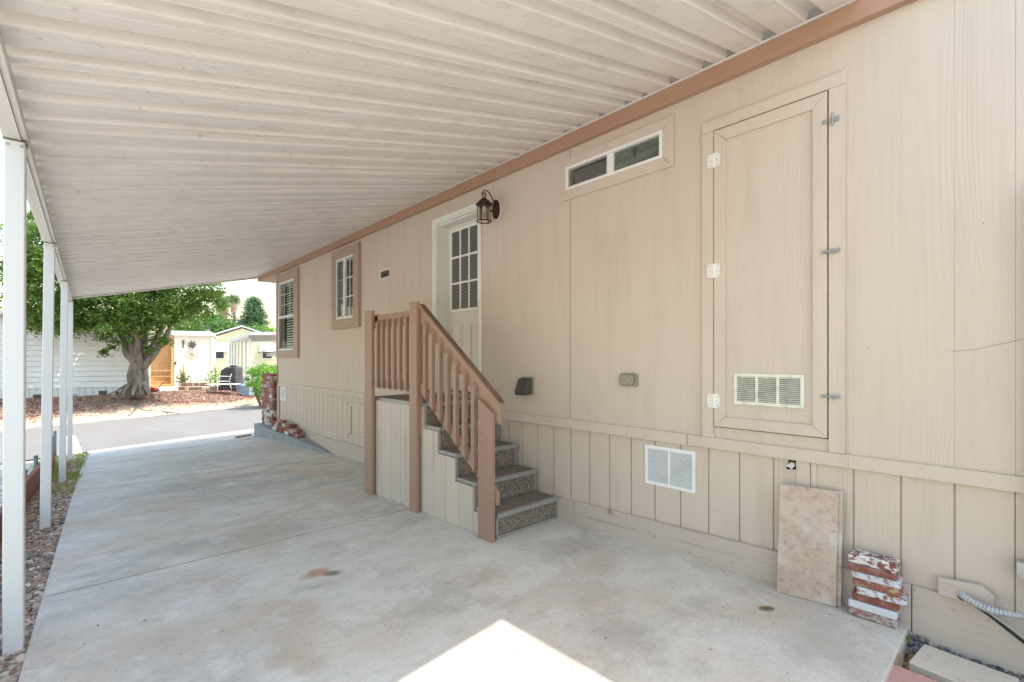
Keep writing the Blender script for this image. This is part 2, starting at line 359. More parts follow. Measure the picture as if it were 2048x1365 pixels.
m_pav = M('beige_paver', '#cbbba8', .85, [(3, 4, .4, .7, '#d8cbbb', .6), (25, 4, .6, .75, '#988878', .5)], [(70, 4, .5, .003)])
m_pavp = M('pink_paver', '#c4958a', .85, [(4, 4, .4, .7, '#c99588', .6), (30, 4, .6, .75, '#9a6a5e', .4)], [(70, 4, .5, .003)])
m_raww = M('raw_wood', '#a98f76', .8, [((6, 30, 30), 5, .45, .65, '#7c6450', .7)], [((10, 80, 80), 4, .5, .002)])
m_border = M('red_stained_timber', '#854f41', .7, [((6, 3, 20), 5, .45, .65, '#673a30', .6), (30, 4, .62, .7, '#ab8070', .5)], [((30, 8, 80), 4, .5, .003)], rnd=.12)
m_gravelL = M('slate_chips', '#a08c7c', .85, isl=['#a68f7c', '#b9a593', '#8f7564', '#9a8478', '#c9b8a6', '#85786c', '#b48b72', '#77726a'])
m_gravelR = M('river_pebbles', '#6f6d6c', .6, isl=['#6b6a6b', '#85807c', '#575a5e', '#7d716a', '#96908a', '#4c4f54', '#a39a90', '#6f6864'])
m_gravelW = M('white_gravel', '#c9c4ba', .85, isl=['#d6d1c7', '#c6bfb3', '#b9b0a2', '#dedad2', '#a79f92'])
m_litter = M('dry_leaves', '#9a7d45', .7, isl=['#a88546', '#7b5a38', '#b59a5c', '#8a6a4a', '#5f4632', '#c2a775'])
m_mulch = M('mulch_chips', '#7d4b38', .9, isl=['#80604f', '#99786a', '#705545', '#b3937c', '#8f7060', '#c9ae97', '#645044', '#a37764'])
def leafmat(name, cols, tr=.3):
    s = NT(name); ri = s.geo.outputs['Random Per Island']
    cr = s.n('ShaderNodeValToRGB'); s.l(ri, cr.inputs[0]); e = cr.color_ramp.elements
    e[0].color = c4(cols[0]); e[1].color = c4(cols[-1])
    for i, c in enumerate(cols[1:-1]): q = e.new((i + 1) / (len(cols) - 1)); q.color = c4(c)
    col = s.mix(s.ramp(s.noise(1.1, 3), .35, .65, 0, .5), cr.outputs[0], cols[len(cols) // 2])
    s.l(col, s.b.inputs[0]); s.b.inputs['Roughness'].default_value = .45; s.b.inputs['Specular IOR Level'].default_value = .35
    tl = s.n('ShaderNodeBsdfTranslucent'); s.l(s.mix(.5, col, '#a9c43c'), tl.inputs[0])
    mx = s.n('ShaderNodeMixShader'); mx.inputs[0].default_value = tr * .6; s.l(s.b.outputs[0], mx.inputs[1]); s.l(tl.outputs[0], mx.inputs[2]); s.l(mx.outputs[0], s.out.inputs[0])
    return s.m
m_fig = leafmat('fig_leaves', ['#243a18', '#355320', '#4b6f2a', '#7b973d', '#324f1f'])
m_hedge = leafmat('hedge_leaves', ['#467a24', '#62962e', '#8cbc40', '#4f7f2a'])
m_grass = leafmat('grass_blades', ['#6f8440', '#93a055', '#b5b070', '#7f9148'])
m_farleaf = leafmat('distant_leaves', ['#35552a', '#46692f', '#5d8038', '#3d5f30'])
m_palml = leafmat('palm_fronds', ['#3f5836', '#56704a', '#6c8058'])
m_pine = leafmat('pine_needles', ['#33503a', '#456344', '#5c7a50', '#3a5540'], .15)
m_darkleaf = leafmat('dark_leaves', ['#2f4034', '#405044', '#55625a'], .15)
m_bark = M('fig_bark', '#7d7367', .85, [((5, 5, 1.5), 5, .4, .6, '#5f564c', .8), ((20, 20, 4), 4, .55, .7, '#9c9386', .5)], [((9, 9, 2.5), 6, 1, .04), (40, 4, .5, .01)])
m_pbark = M('palm_bark', '#6b5a48', .9, [((5, 5, 10), 4, .4, .6, '#8b7860', .6)])
m_lap = M('white_lap_siding', '#e0dedb', .5, [((.4, .4, .4), 3, .4, .7, '#c8c3bd', .5), ((3, 3, 1), 4, .55, .75, '#bdb6ad', .35)])
m_skirt = M('skirting_metal', '#d2d0cc', .5, [((4, 4, .8), 4, .5, .7, '#a9a7a4', .6)])
m_cream = M('cream_stucco', '#ece4d2', .7, [(1.5, 4, .4, .7, '#e1d8c4', .5)], [(50, 3, .2, .003)])
m_cream2 = M('cream_siding', '#d9d2b0', .65, [(1.2, 3, .4, .7, '#cdc5a2', .5)])
m_orange = M('tan_orange_paint', '#d1a26c', .6, [(2, 4, .4, .7, '#c3925c', .5)])
m_roofw = M('white_roof_metal', '#e3e3e0', .5)
m_roofg = M('grey_soffit_metal', '#a3a29e', .55)
m_grill = M('grill_cover_cloth', '#4f4e50', .8, [((4, 4, 9), 4, .4, .6, '#3c3b3d', .6)], [((8, 8, 3), 3, .6, .03)])
m_bin = M('blue_plastic', '#8fa3b4', .45, [(5, 3, .4, .7, '#7e93a5', .5)])
m_block = M('garden_block', '#a89180', .9, [(14, 4, .4, .7, '#8a7564', .6)], rnd=.15)
m_terra = M('white_pot', '#cfc9bf', .7)
m_cactus = M('cactus_green', '#8a8f4a', .7, [((20, 20, 1), 3, .4, .6, '#b09a50', .6)])
m_red = M('red_plastic', '#b3261e', .4)
m_conc2 = M('kerb_concrete', '#c9bda9', .85, [(5, 4, .4, .7, '#b7a58c', .6)], [(40, 3, .3, .004)])
m_bronzeflower = M('rusted_metal', '#5f5348', .6)
def glassmat(name, tint=(1, 1, 1)):
    s = NT(name); tr = s.n('ShaderNodeBsdfTransparent'); tr.inputs[0].default_value = tint + (1,); gl = s.n('ShaderNodeBsdfGlossy'); gl.inputs['Roughness'].default_value = .02
    fr = s.n('ShaderNodeFresnel'); fr.inputs[0].default_value = 1.6; mx = s.n('ShaderNodeMixShader')
    s.l(s.math('MULTIPLY', fr.outputs[0], s.math('SUBTRACT', 1., s.geo.outputs['Backfacing'])), mx.inputs[0]); s.l(tr.outputs[0], mx.inputs[1]); s.l(gl.outputs[0], mx.inputs[2]); s.l(mx.outputs[0], s.out.inputs[0]); return s.m
m_glass = glassmat('window_glass', (.96, .97, .97)); m_lglass = glassmat('lantern_glass', (.75, .72, .66))

# ------------------------------------------------------------------ ground
def grid_mesh(xs, ys, f, name, mat, **pr):
    v = [(x, y, f(x, y)) for y in ys for x in xs]; nx = len(xs)
    fs = [(j * nx + i, j * nx + i + 1, (j + 1) * nx + i + 1, (j + 1) * nx + i) for j in range(len(ys) - 1) for i in range(nx - 1)]
    m = MB(); m.v = v; m.f = fs; return m.build(name, mat, keep=True, smooth=True, **pr)
def spread(a, b, step, lo, hi):
    c = list(np.arange(a, b + 1e-6, step)); d = step; x = a
    left = []; 
    while x > lo: d *= 1.5; x -= d; left.append(max(x, lo))
    x = b; d = step; right = []
    while x < hi: d *= 1.5; x += d; right.append(min(x, hi))
    return left[::-1] + c + right
grid_mesh(spread(-8, 14, .25, -400, 400), spread(-3, 32, .25, -400, 400), ground_z, 'ground', m_gnd, kind='structure')
# road sheet
m = MB(); ss = [-150, -12, 12, 150]
for a, b in zip(ss, ss[1:]):
    b0 = len(m.v); m.v += [RP(a, -.02 + .1, road_z(a)), RP(b, .08, road_z(b)), RP(b, RW, road_z(b)), RP(a, RW, road_z(a))]; m.f.append((b0, b0 + 1, b0 + 2, b0 + 3))
m.build('road', m_asph, keep=True, kind='structure')
# kerb strip across the road, pieces by expansion joints
kerb = E('kerb', RP(0, RW, road_z(0)), None, None, kind='structure')
for k in range(-8, 12):
    a, b = k * 1.5 + .006, (k + 1) * 1.5 - .006
    P_ = [RP(a, RW, road_z(a) - .1), RP(b, RW, road_z(b) - .1), RP(b, RW + .32, road_z(b) - .1), RP(a, RW + .32, road_z(a) - .1),
          RP(a, RW + .03, road_z(a) + .055), RP(b, RW + .03, road_z(b) + .055), RP(b, RW + .32, road_z(b) + .085), RP(a, RW + .32, road_z(a) + .085)]
    MB().hexa(P_).build('kerb_stone', m_conc2, kerb)
# driveway slabs
drive = E('driveway', (1.5, .41, 0), None, None, kind='structure')
def slab(y0, y1, x1, last=False):
    m = MB(); ny, nx = 14, 8; top = []
    for j in range(ny + 1):
        for i in range(nx + 1):
            t = j / ny; u = i / nx; x = left_edge(y0 + (y1 - y0) * t) * (1 - u) + x1 * u
            ye = (slab_end(x) + .08) if last else y1
            y = y0 + (ye - y0) * t; top.append((x, y, zs(x, y) if not last else zs(x, y) + (road_z(rs_(x, y)) + .012 - zs(x, y)) * t ** 3))
    n = len(top); m.v = top + [(x, y, z - .14) for x, y, z in top]; q = nx + 1
    for j in range(ny):
        for i in range(nx):
            a = j * q + i; m.f.append((a, a + 1, a + q + 1, a + q)); m.f.append((n + a, n + a + q, n + a + q + 1, n + a + 1))
    for j in range(ny): m.f.append((j * q, (j + 1) * q, n + (j + 1) * q, n + j * q)); a = j * q + nx; m.f.append((a, n + a, n + a + q, a + q))
    for i in range(nx): m.f.append((i, n + i, n + i + 1, i + 1)); a = ny * q + i; m.f.append((a, a + 1, n + a + 1, n + a))
    return m.build('concrete_slab', m_conc, drive, bevel=.004)
jj = .0072
slab(.41, 4.03 - jj, 3.085); slab(4.03 + jj, 7.71, 3.085); slab(7.73, 11.39, 3.085); slab(11.41, 13.9, 6.5, True)

m_joint = M('joint_filler', '#5d5750', .9, [((20, 20, 20), 3, .45, .65, '#8b847b', .7)])
for jy in (4.03, 7.72, 11.4):
    m = MB(); n_ = 24; jw = .0068 if jy < 5 else .0098
    for i in range(n_):
        xa = left_edge(jy) + (3.08 - left_edge(jy)) * i / n_; xb = left_edge(jy) + (3.08 - left_edge(jy)) * (i + 1) / n_
        za, zb = zs(xa, jy) - .003, zs(xb, jy) - .003
        m.hexa([(xa, jy - jw, za - .1), (xb, jy - jw, zb - .1), (xb, jy + jw, zb - .1), (xa, jy + jw, za - .1), (xa, jy - jw, za), (xb, jy - jw, zb), (xb, jy + jw, zb), (xa, jy + jw, za)])
    m.build('expansion_joint', m_joint, drive)
# ------------------------------------------------------------------ the mobile home
HX = 3.1
home = E('mobile_home', (HX, 5, 0), 'tan manufactured home with vertical plank siding beside the carport', 'house')
holes = [(9.76, 10.72, 1.51, 2.885), (6.995, 7.64, 1.985, 2.905), (3.93, 4.725, .93, 2.92), (1.80, 2.665, 2.795, 2.955), (.757, 1.407, .877, 2.834)]
m = MB(); m.box(3.62, 7.3, -9, 10.84, -.9, 3.24)
for (a, b, c, d) in cut(-9, 10.84, .76, 3.24, holes): m.box(3.1185, 3.62, a, b, c, d)
m.box(3.1185, 3.62, -9, 10.84, -.9, .76)
m.build('wall', m_sid, home)
# siding boards
for k in range(54):
    a = .042 + .2012 * k; b = a + .2012
    if b > 10.8: b = 10.83
    g = (.00012 if a < 4.5 else .0010) if k % 6 else .0005
    for (y0, y1, z0, z1) in cut(a + g, b - g, .80, 3.2, holes):
        if y1 - y0 < .012: continue
        box('siding_board', (HX, HX + .018, y0, y1, z0, z1), m_sid, home)
    if a > 10.75: break
    for (y0, y1, z0, z1) in cut(a + .0045, b - .0045, -.4, .745, [(.925, .968, .675, .76), (7.15, 7.17, .1, .62)]):
        box('skirting_board', (HX + .008, HX + .0175, y0, y1, z0, z1), m_sid, home)
for a, b in ((-9, -2.46), (-2.44, -1.24), (-1.22, .0415)):
    box('siding_board', (HX, HX + .018, a + .002, b, .80, 3.2), m_sid, home); box('skirting_board', (HX + .008, HX + .018, a + .004, b, -.4, .745), m_sid, home)
box('pipe_hole', (3.11, 3.3, .925, .968, .675, .745), m_dark, home)
# belt band, stepped at the joint
box('belt_band', (HX - .019, HX + .012, -9, 1.588, .733, .806), m_trim, home, .002)
box('belt_band', (HX - .022, HX + .012, 1.592, 6.1, .729, .809), m_trim, home, .002)
box('belt_band', (HX - .020, HX + .012, 6.104, 10.80, .731, .808), m_trim, home, .002)
# narrow vertical patch strip under the service door
box('patch_strip', (HX - .001, HX + .012, .852, .925, .34, .731), m_trim, home, .002)
box('patch_strip', (HX - .001, HX + .012, .82, .848, .34, .731), m_trim, home, .002)
# base planks
for (y0, y1, z1) in ((-9, .398, .19), (.402, 2.6, .185), (2.604, 4.8, .11), (4.804, 7.48, -.004), (7.484, 8.55, -.03), (8.554, 10.2, -.018), (10.204, 10.8, -.01)):
    zz0, zz1 = (z1, z1) if not (y0 > .3 and y0 < 1) else (.188, .122)
    m = MB(); X0, X1 = HX - .021, HX + .006; zb = min(zs(3.1, y0), zs(3.1, y1)) - .16
    m.hexa([(X0, y0, zb), (X1, y0, zb), (X1, y1, zb), (X0, y1, zb), (X0, y0, zz0), (X1, y0, zz0), (X1, y1, zz1), (X0, y1, zz1)]); m.build('base_plank', m_plank, home, .003)
# fascia with its cream drip edge; roof; front overhang
for a, b in ((-9, 3.348), (3.352, 7.9), (7.904, 12.25)):
    box('fascia_board', (3.046, 3.096, a, b, 3.128, 3.236), m_fascia, home, .002)
box('drip_edge', (3.036, 3.098, -9, 12.25, 3.2375, 3.2475), m_can, home)
m = MB(); m.prism([(3.10, 3.25), (5.2, 3.75), (7.3, 3.25), (7.3, 3.33), (5.2, 3.83), (3.02, 3.33), (3.06, 3.25)], lambda a, b, d: (a, d, b), -9.3, 12.25); m.build('roof', m_roofg, home)
box('soffit', (3.1, 7.3, 10.86, 12.24, 3.13, 3.16), m_fascia, home)
box('corner_board', (3.082, 3.099, 10.76, 10.84, -.05, .732), m_trim, home, .002)
box('corner_board', (3.078, 3.099, 10.842, 10.875, .0, 3.12), m_wtrim, home, .002)

def trimframe(name, y0, y1, z0, z1, wl, wr, wt, wb, xo, xi, mat, parent, bev=.002):   # mitred frame; wl at high Y
    P = parent; iy0, iy1, iz0, iz1 = y0 + wr, y1 - wl, z0 + wb, z1 - wt; g = .0008
    F = lambda a, b, d: (d, a, b)
    for poly in ([(y0, z1), (y1, z1), (iy1, iz1), (iy0, iz1)], [(y0, z0), (y1, z0), (iy1, iz0), (iy0, iz0)],
                 [(y0, z0), (y0, z1), (iy0, iz1), (iy0, iz0)], [(y1, z0), (y1, z1), (iy1, iz1), (iy1, iz0)]):
        cy = sum(p[0] for p in poly) / 4; cz = sum(p[1] for p in poly) / 4
        poly = [(p[0] + (g if cy > p[0] else -g), p[1] + (g if cz > p[1] else -g)) for p in poly]
        MB().prism(poly, F, xo, xi).build(name, mat, P, bev)
def ring(mb, y0, y1, z0, z1, wy, wz, xo, xi):
    mb.box(xo, xi, y0, y0 + wy, z0, z1); mb.box(xo, xi, y1 - wy, y1, z0, z1); mb.box(xo, xi, y0 + wy, y1 - wy, z0, z0 + wz); mb.box(xo, xi, y0 + wy, y1 - wy, z1 - wz, z1); return mb
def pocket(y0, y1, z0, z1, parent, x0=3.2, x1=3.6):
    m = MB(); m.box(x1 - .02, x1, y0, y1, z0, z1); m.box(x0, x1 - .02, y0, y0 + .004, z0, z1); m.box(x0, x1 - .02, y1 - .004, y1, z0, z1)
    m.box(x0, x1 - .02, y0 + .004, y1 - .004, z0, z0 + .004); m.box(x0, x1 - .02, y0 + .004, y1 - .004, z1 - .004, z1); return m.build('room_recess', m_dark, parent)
def slats(y0, y1, z0, z1, x, step, mat, parent, tilt=.5, depth=.025, name='blinds'):
    m = MB(); z = z0
    while z < z1: m.hexa([(x - depth / 2, y0, z), (x + depth / 2, y0, z + depth * tilt), (x + depth / 2, y1, z + depth * tilt), (x - depth / 2, y1, z), (x - depth / 2, y0, z + .002), (x + depth / 2, y0, z + depth * tilt + .002), (x + depth / 2, y1, z + depth * tilt + .002), (x - depth / 2, y1, z + .002)]); z += step
    return m.build(name, mat, parent)

# far double hung window
w1 = ring(MB(), 9.735, 10.745, 1.487, 2.908, .028, .03, 3.072, 3.125).build('window', m_white, home, .002, label='tall double hung window at the far corner of the home')
trimframe('window_trim', 9.50, 10.86, 1.335, 3.075, .12, .235, .165, .15, 3.058, 3.0995, m_wtrim, home)
box('meeting_rail', (3.078, 3.12, 9.763, 10.717, 2.165, 2.205), m_white, w1, .002)
box('pane', (3.104, 3.107, 9.763, 10.717, 2.205, 2.878), m_glass, w1)
m = MB()
for y in (10.08, 10.40): m.box(3.096, 3.0995, y - .006, y + .006, 2.205, 2.878)
for z in (2.43, 2.65): m.box(3.1, 3.1035, 9.763, 10.717, z - .005, z + .005)
m.build('muntins', m_white, w1)
box('pane', (3.108, 3.111, 9.763, 10.717, 1.517, 2.165), m_glass, w1)
m = MB(); ring(m, 9.765, 10.715, 1.519, 2.163, .02, .02, 3.085, 3.095); m.build('screen_frame', m_nos, w1)
slats(9.78, 10.36, 1.55, 2.87, 3.128, .052, m_white, w1, 1.6, .018); pocket(9.76, 10.72, 1.51, 2.885, w1)
# slider window
w2 = ring(MB(), 6.97, 7.665, 1.958, 2.93, .028, .03, 3.070, 3.125).build('window', m_white, home, .002, label='small white sliding window beside the stairs railing')
trimframe('window_trim', 6.775, 7.81, 1.80, 3.075, .145, .195, .145, .155, 3.052, 3.0995, m_wtrim, home)
box('sash_stile', (3.076, 3.12, 7.325, 7.375, 1.988, 2.90), m_white, w2, .002)
box('pane', (3.10, 3.103, 6.998, 7.325, 1.988, 2.90), m_glass, w2); box('pane', (3.108, 3.111, 7.375, 7.637, 1.988, 2.90), m_glass, w2)
m = MB(); m.box(3.092, 3.0955, 7.153, 7.170, 1.988, 2.90)
for z in (2.30, 2.60): m.box(3.096, 3.0995, 6.998, 7.325, z - .008, z + .008); m.box(3.114, 3.117, 7.375, 7.637, z - .007, z + .007)
m.build('muntins', m_white, w2)
m = MB(); ring(m, 7.378, 7.635, 1.99, 2.898, .02, .02, 3.084, 3.094); m.build('screen_frame', m_nos, w2)
slats(7.0, 7.33, 2.12, 2.89, 3.16, .022, m_blindd, w2, .4, .022); pocket(6.995, 7.64, 1.985, 2.905, w2)
# high transom window
w3 = ring(MB(), 1.777, 2.691, 2.773, 2.973, .024, .022, 3.074, 3.125).build('window', m_white, home, .0015, label='narrow high sliding window between the lantern and the service door')
trimframe('window_trim', 1.695, 2.745, 2.692, 3.05, .054, .082, .077, .081, 3.080, 3.0995, m_trim, home)
box('sash_stile', (3.08, 3.12, 2.205, 2.262, 2.795, 2.951), m_white, w3, .0015)
box('pane', (3.100, 3.103, 1.801, 2.205, 2.795, 2.951), m_glass, w3); box('pane', (3.108, 3.111, 2.262, 2.667, 2.795, 2.951), m_glass, w3)
m = MB(); ring(m, 2.264, 2.665, 2.797, 2.949, .012, .012, 3.088, 3.096); m.build('screen_frame', m_nos, w3)
box('frosted_panel', (3.1045, 3.1065, 1.802, 2.204, 2.796, 2.95), M('obscure_glass', '#5b6258', .3, [((3, 3, 25), 3, .4, .7, '#858b80', .7)]), w3)
box('curtain', (3.1125, 3.1145, 2.27, 2.62, 2.797, 2.93), M('grey_net_curtain', '#66625f', .8), w3)
m = MB(); m.box(3.0975, 3.0992, 2.012, 2.020, 2.86, 2.915); m.hexa([(3.0975, 1.985, 2.895), (3.0992, 1.985, 2.895), (3.0992, 2.016, 2.925), (3.0975, 2.016, 2.925), (3.0975, 1.985, 2.903), (3.0992, 1.985, 2.903), (3.0992, 2.016, 2.934), (3.0975, 2.016, 2.934)])
m.hexa([(3.0975, 2.0165, 2.925), (3.0992, 2.0165, 2.925), (3.0992, 2.045, 2.895), (3.0975, 2.045, 2.895), (3.0975, 2.0165, 2.934), (3.0992, 2.0165, 2.934), (3.0992, 2.045, 2.903), (3.0975, 2.045, 2.903)])
m.build('arrow_decal', m_black, w3)
pocket(1.80, 2.665, 2.795, 2.955, w3, 3.165)
# entry door
dr = E('entry_door', (3.2, 4.33, .93), None, None); dr.parent = home; dr.location = Vector((3.2, 4.33, .93)) - W[home.name]; dr['label'] = 'off white entry door with nine divided panes'
bz = box('leaf', (3.238, 3.275, 3.945, 4.71, .95, 2.885), m_door, dr)
m = MB(); gy0, gy1, gzl, gzh = 4.10, 4.60, 1.90, 2.81
ring(m, gy0 - .03, gy1 + .03, gzl - .03, gzh + .03, .03, .03, 3.222, 3.2378)
for i in (1, 2):
    y = gy0 + (gy1 - gy0) * i / 3; m.box(3.225, 3.2375, y - .011, y + .011, gzl, gzh)
for j in (1, 2):
    z = gzl + (gzh - gzl) * j / 3; m.box(3.2245, 3.2372, gy0, gy1, z - .011, z + .011)
m.build('glazing_bars', m_white, dr, .0015)
box('blind_backing', (3.2345, 3.2377, gy0, gy1, gzl, gzh), M('blind_shadow', '#4b4b46', .7), dr)
slats(gy0 + .004, gy1 - .004, gzl + .008, gzh - .01, 3.2305, .0165, m_blindd, dr, .9, .006)
for (a, b, c, d) in ((4.04, 4.25, 1.16, 1.74), (4.40, 4.61, 1.16, 1.74)):
    m = MB(); ring(m, a, b, c, d, .014, .014, 3.230, 3.2378); m.box(3.232, 3.2378, a + .04, b - .04, c + .04, d - .04); m.build('raised_panel', m_door, dr, .002)
m = MB(); m.box(3.12, 3.30, 4.712, 4.735, .93, 2.93); m.box(3.12, 3.30, 3.92, 3.943, .93, 2.93); m.box(3.12, 3.30, 3.943, 4.712, 2.888, 2.93); m.build('jamb', m_casing, dr, .001)
m = MB(); m.box(3.086, 3.12, 4.72, 4.785, .93, 2.965); m.box(3.086, 3.12, 3.878, 3.935, .93, 2.965); m.box(3.086, 3.12, 3.935, 4.72, 2.905, 2.965); m.build('casing', m_casing, dr, .004)
m = MB(); m.box(3.078, 3.0858, 4.765, 4.79, .93, 2.972); m.box(3.078, 3.0858, 3.873, 3.893, .93, 2.972); m.box(3.078, 3.0858, 3.893, 4.765, 2.95, 2.972); m.build('brickmould', m_white, dr, .002)
box('sill', (3.06, 3.3, 3.88, 4.78, .905, .929), m_nos, dr, .002)
m = MB(); m.tube([(3.238, 4.02, 1.86), (3.19, 4.02, 1.86)], [.02, .026], 12); m.build('door_knob', m_steel, dr, smooth=True)

# service door
sd_ = E('service_door', (3.08, 1.08, .88), None, None); sd_.parent = home; sd_.location = Vector((3.08, 1.08, .88)) - W[home.name]; sd_['label'] = 'tall painted service door with white hinges and bolt latches'
m = MB(); ring(m, .757, 1.407, .878, 2.833, .004, .004, 3.119, 3.14); m.box(3.14, 3.16, .757, 1.407, .878, 2.833); m.build('door_recess', m_dark, home)
box('door_panel', (3.094, 3.112, .83, 1.335, .95, 2.755), m_sid, sd_)
trimframe('door_stile', .7625, 1.402, .8835, 2.8285, .073, .073, .077, .068, 3.077, 3.112, m_trim, sd_, .0015)
box('door_casing', (3.080, 3.0995, 1.4075, 1.485, .8075, 2.8345), m_trim, home, .002); box('door_casing', (3.080, 3.0995, .679, .7565, .8075, 2.8345), m_trim, home, .002)
box('door_casing', (3.080, 3.0995, .679, 1.485, 2.8365, 2.91), m_trim, home, .002)
for z in (2.635, 1.908, 1.052):
    m = MB(); hw = .042; hh = .046
    for sg in (-1, 1):
        F = lambda a, b, d, sg=sg, z=z: (d, 1.4048 + sg * a, z + b)
        m.prism([(.003, -hh), (hw - .012, -hh), (hw, -hh + .012), (hw, hh - .012), (hw - .012, hh), (.003, hh)], F, 3.0735, 3.0765)
    m.tube([(3.071, 1.4048, z - hh - .002), (3.071, 1.4048, z + hh + .002)], .0045, 8)
    h = m.build('hinge', m_hinge, sd_, 0)
    m = MB()
    for sg in (-1, 1):
        for q, b in ((.030, -.03), (.022, 0), (.030, .03)): m.tube([(3.0745, 1.4048 + sg * q, z + b), (3.0725, 1.4048 + sg * q, z + b)], .0035, 6)
    m.build('screw', M('rusty_screw', '#8b6a50', .5, metal=.4) if z > 2.6 else bpy.data.materials['rusty_screw'], sd_)
for z in (2.655, 1.927, 1.12):
    m = MB(); m.box(3.072, 3.0768, .705, .748, z - .013, z + .013); m.box(3.072, 3.0768, .765, .785, z - .011, z + .011)
    if z > 2.6: m.tube([(3.066, .735, z - .035), (3.066, .735, z + .035)], .005, 8)
    else: m.tube([(3.066, .70, z), (3.066, .79, z)], .0055, 8); m.tube([(3.066, .728, z), (3.055, .728, z - .014)], .004, 6)
    m.build('bolt_latch', m_steel, sd_)
def louvre(y0, y1, z0, z1, xb, secs, n, mat, parent, name, fr=.02, bevel=.0015, **pr):
    o = ring(MB(), y0, y1, z0, z1, fr, fr, xb - .011, xb).build(name, mat, parent, bevel, **pr)
    m = MB(); iy0, iy1 = y0 + fr, y1 - fr; wd = (iy1 - iy0) / secs
    for i in range(1, secs): m.box(xb - .011, xb, iy0 + wd * i - .008, iy0 + wd * i + .008, z0 + fr, z1 - fr)
    st = (z1 - z0 - 2 * fr) / n
    for i in range(secs):
        a = iy0 + wd * i + (.009 if i else .001); b = iy0 + wd * (i + 1) - (.009 if i < secs - 1 else .001)
        for k in range(n):
            z = z0 + fr + st * (k + .25); m.hexa([(xb - .010, a, z), (xb - .001, a, z + st * .55), (xb - .001, b, z + st * .55), (xb - .010, b, z), (xb - .010, a, z + .0016), (xb - .001, a, z + st * .55 + .0016), (xb - .001, b, z + st * .55 + .0016), (xb - .010, b, z + .0016)])
    return o, m
o, m = louvre(.878, 1.277, 1.04, 1.237, 3.0935, 3, 13, m_ventd, sd_, 'vent'); m.build('vent_louvres', m_ventd, sd_)
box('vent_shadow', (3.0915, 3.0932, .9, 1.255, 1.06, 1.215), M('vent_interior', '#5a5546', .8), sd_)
o, m = louvre(1.54, 1.93, .404, .692, 3.1075, 2, 20, m_vent, home, 'vent', .024, label='white two column louvre vent low on the skirting'); m.build('vent_louvres', m_vent, o)
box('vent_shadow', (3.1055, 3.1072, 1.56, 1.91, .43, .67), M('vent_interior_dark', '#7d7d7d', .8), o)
o, m = louvre(10.33, 10.71, .44, .72, 3.1075, 1, 10, m_vent, home, 'vent', .04, label='small white vent at the far end of the skirting'); m.build('vent_louvres', m_vent, o)
o, m = louvre(5.86, 6.15, 2.432, 2.558, 3.0995, 1, 5, m_ventd, home, 'vent', .018, label='rusty louvre vent high between slider window and door'); m.build('vent_louvres', m_hood, o)
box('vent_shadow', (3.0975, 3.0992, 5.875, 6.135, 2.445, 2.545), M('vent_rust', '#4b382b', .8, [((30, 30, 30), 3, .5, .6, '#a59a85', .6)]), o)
# skirting access hatch
hat = E('access_hatch', (3.1, 6.85, .08), None, None); hat.parent = home; hat.location = Vector((3.1, 6.85, .08)) - W[home.name]; hat['label'] = 'skirting access hatch with top and bottom battens'
box('batten', (3.088, 3.1075, 6.45, 7.21, .585, .64), m_trim, hat, .002); box('batten', (3.088, 3.1075, 6.45, 7.21, .085, .14), m_trim, hat, .002)
box('seam', (3.1072, 3.1079, 7.135, 7.147, .141, .584), m_dark, hat)
for y, z in ((7.2, .63), (6.78, .645), (7.2, .09), (7.2, .135)): MB().tube([(3.088, y, z), (3.082, y, z)], .009, 8).build('bolt_head', m_hood, hat)
# dryer hood
hd = E('dryer_vent_hood', (3.1, 3.2, 1.0), 'dark brown flap vent hood low on the wall above the stairs', 'vent hood')
box('mounting_plate', (3.086, 3.0995, 3.10, 3.26, .995, 1.155), M('caulked_plate', '#8e7f70', .6), hd, .003)
MB().prism([(3.0855, 1.145), (3.0855, 1.0), (3.005, .985), (2.99, 1.015), (3.045, 1.14)], lambda a, b, d: (a, d, b), 3.108, 3.252).build('hood', m_hood, hd, .004)
MB().hexa([(2.987, 3.112, 1.01), (2.992, 3.112, 1.008), (2.992, 3.248, 1.008), (2.987, 3.248, 1.01), (3.036, 3.112, 1.128), (3.041, 3.112, 1.126), (3.041, 3.248, 1.126), (3.036, 3.248, 1.128)]).build('flap', m_hood, hd)
# outlet cover
oc = E('outlet_cover', (3.08, 2.06, 1.12), 'grubby beige weatherproof outlet cover on the wall left of the service door', 'outlet')
m = MB(); F = lambda a, b, d: (d, a, b)
def rr(y0, y1, z0, z1, r, n=4):
    p = []
    for cy, cz, a0 in ((y1 - r, z1 - r, 0), (y0 + r, z1 - r, 90), (y0 + r, z0 + r, 180), (y1 - r, z0 + r, 270)):
        for k in range(n + 1): t = R(a0 + 90 * k / n); p.append((cy + r * math.cos(t), cz + r * math.sin(t)))
    return p
MB().prism(rr(1.985, 2.145, 1.117, 1.217, .018), F, 3.082, 3.0995).build('base_plate', m_out, oc, .002)
MB().prism(rr(2.01, 2.135, 1.128, 1.208, .02), F, 3.055, 3.0815).build('lid', m_out, oc, .006)
m = MB(); [m.box(3.064, 3.082, 1.99, 2.008, z, z + .018) for z in (1.13, 1.178)]; m.build('lid_hinge', m_out, oc, .002)
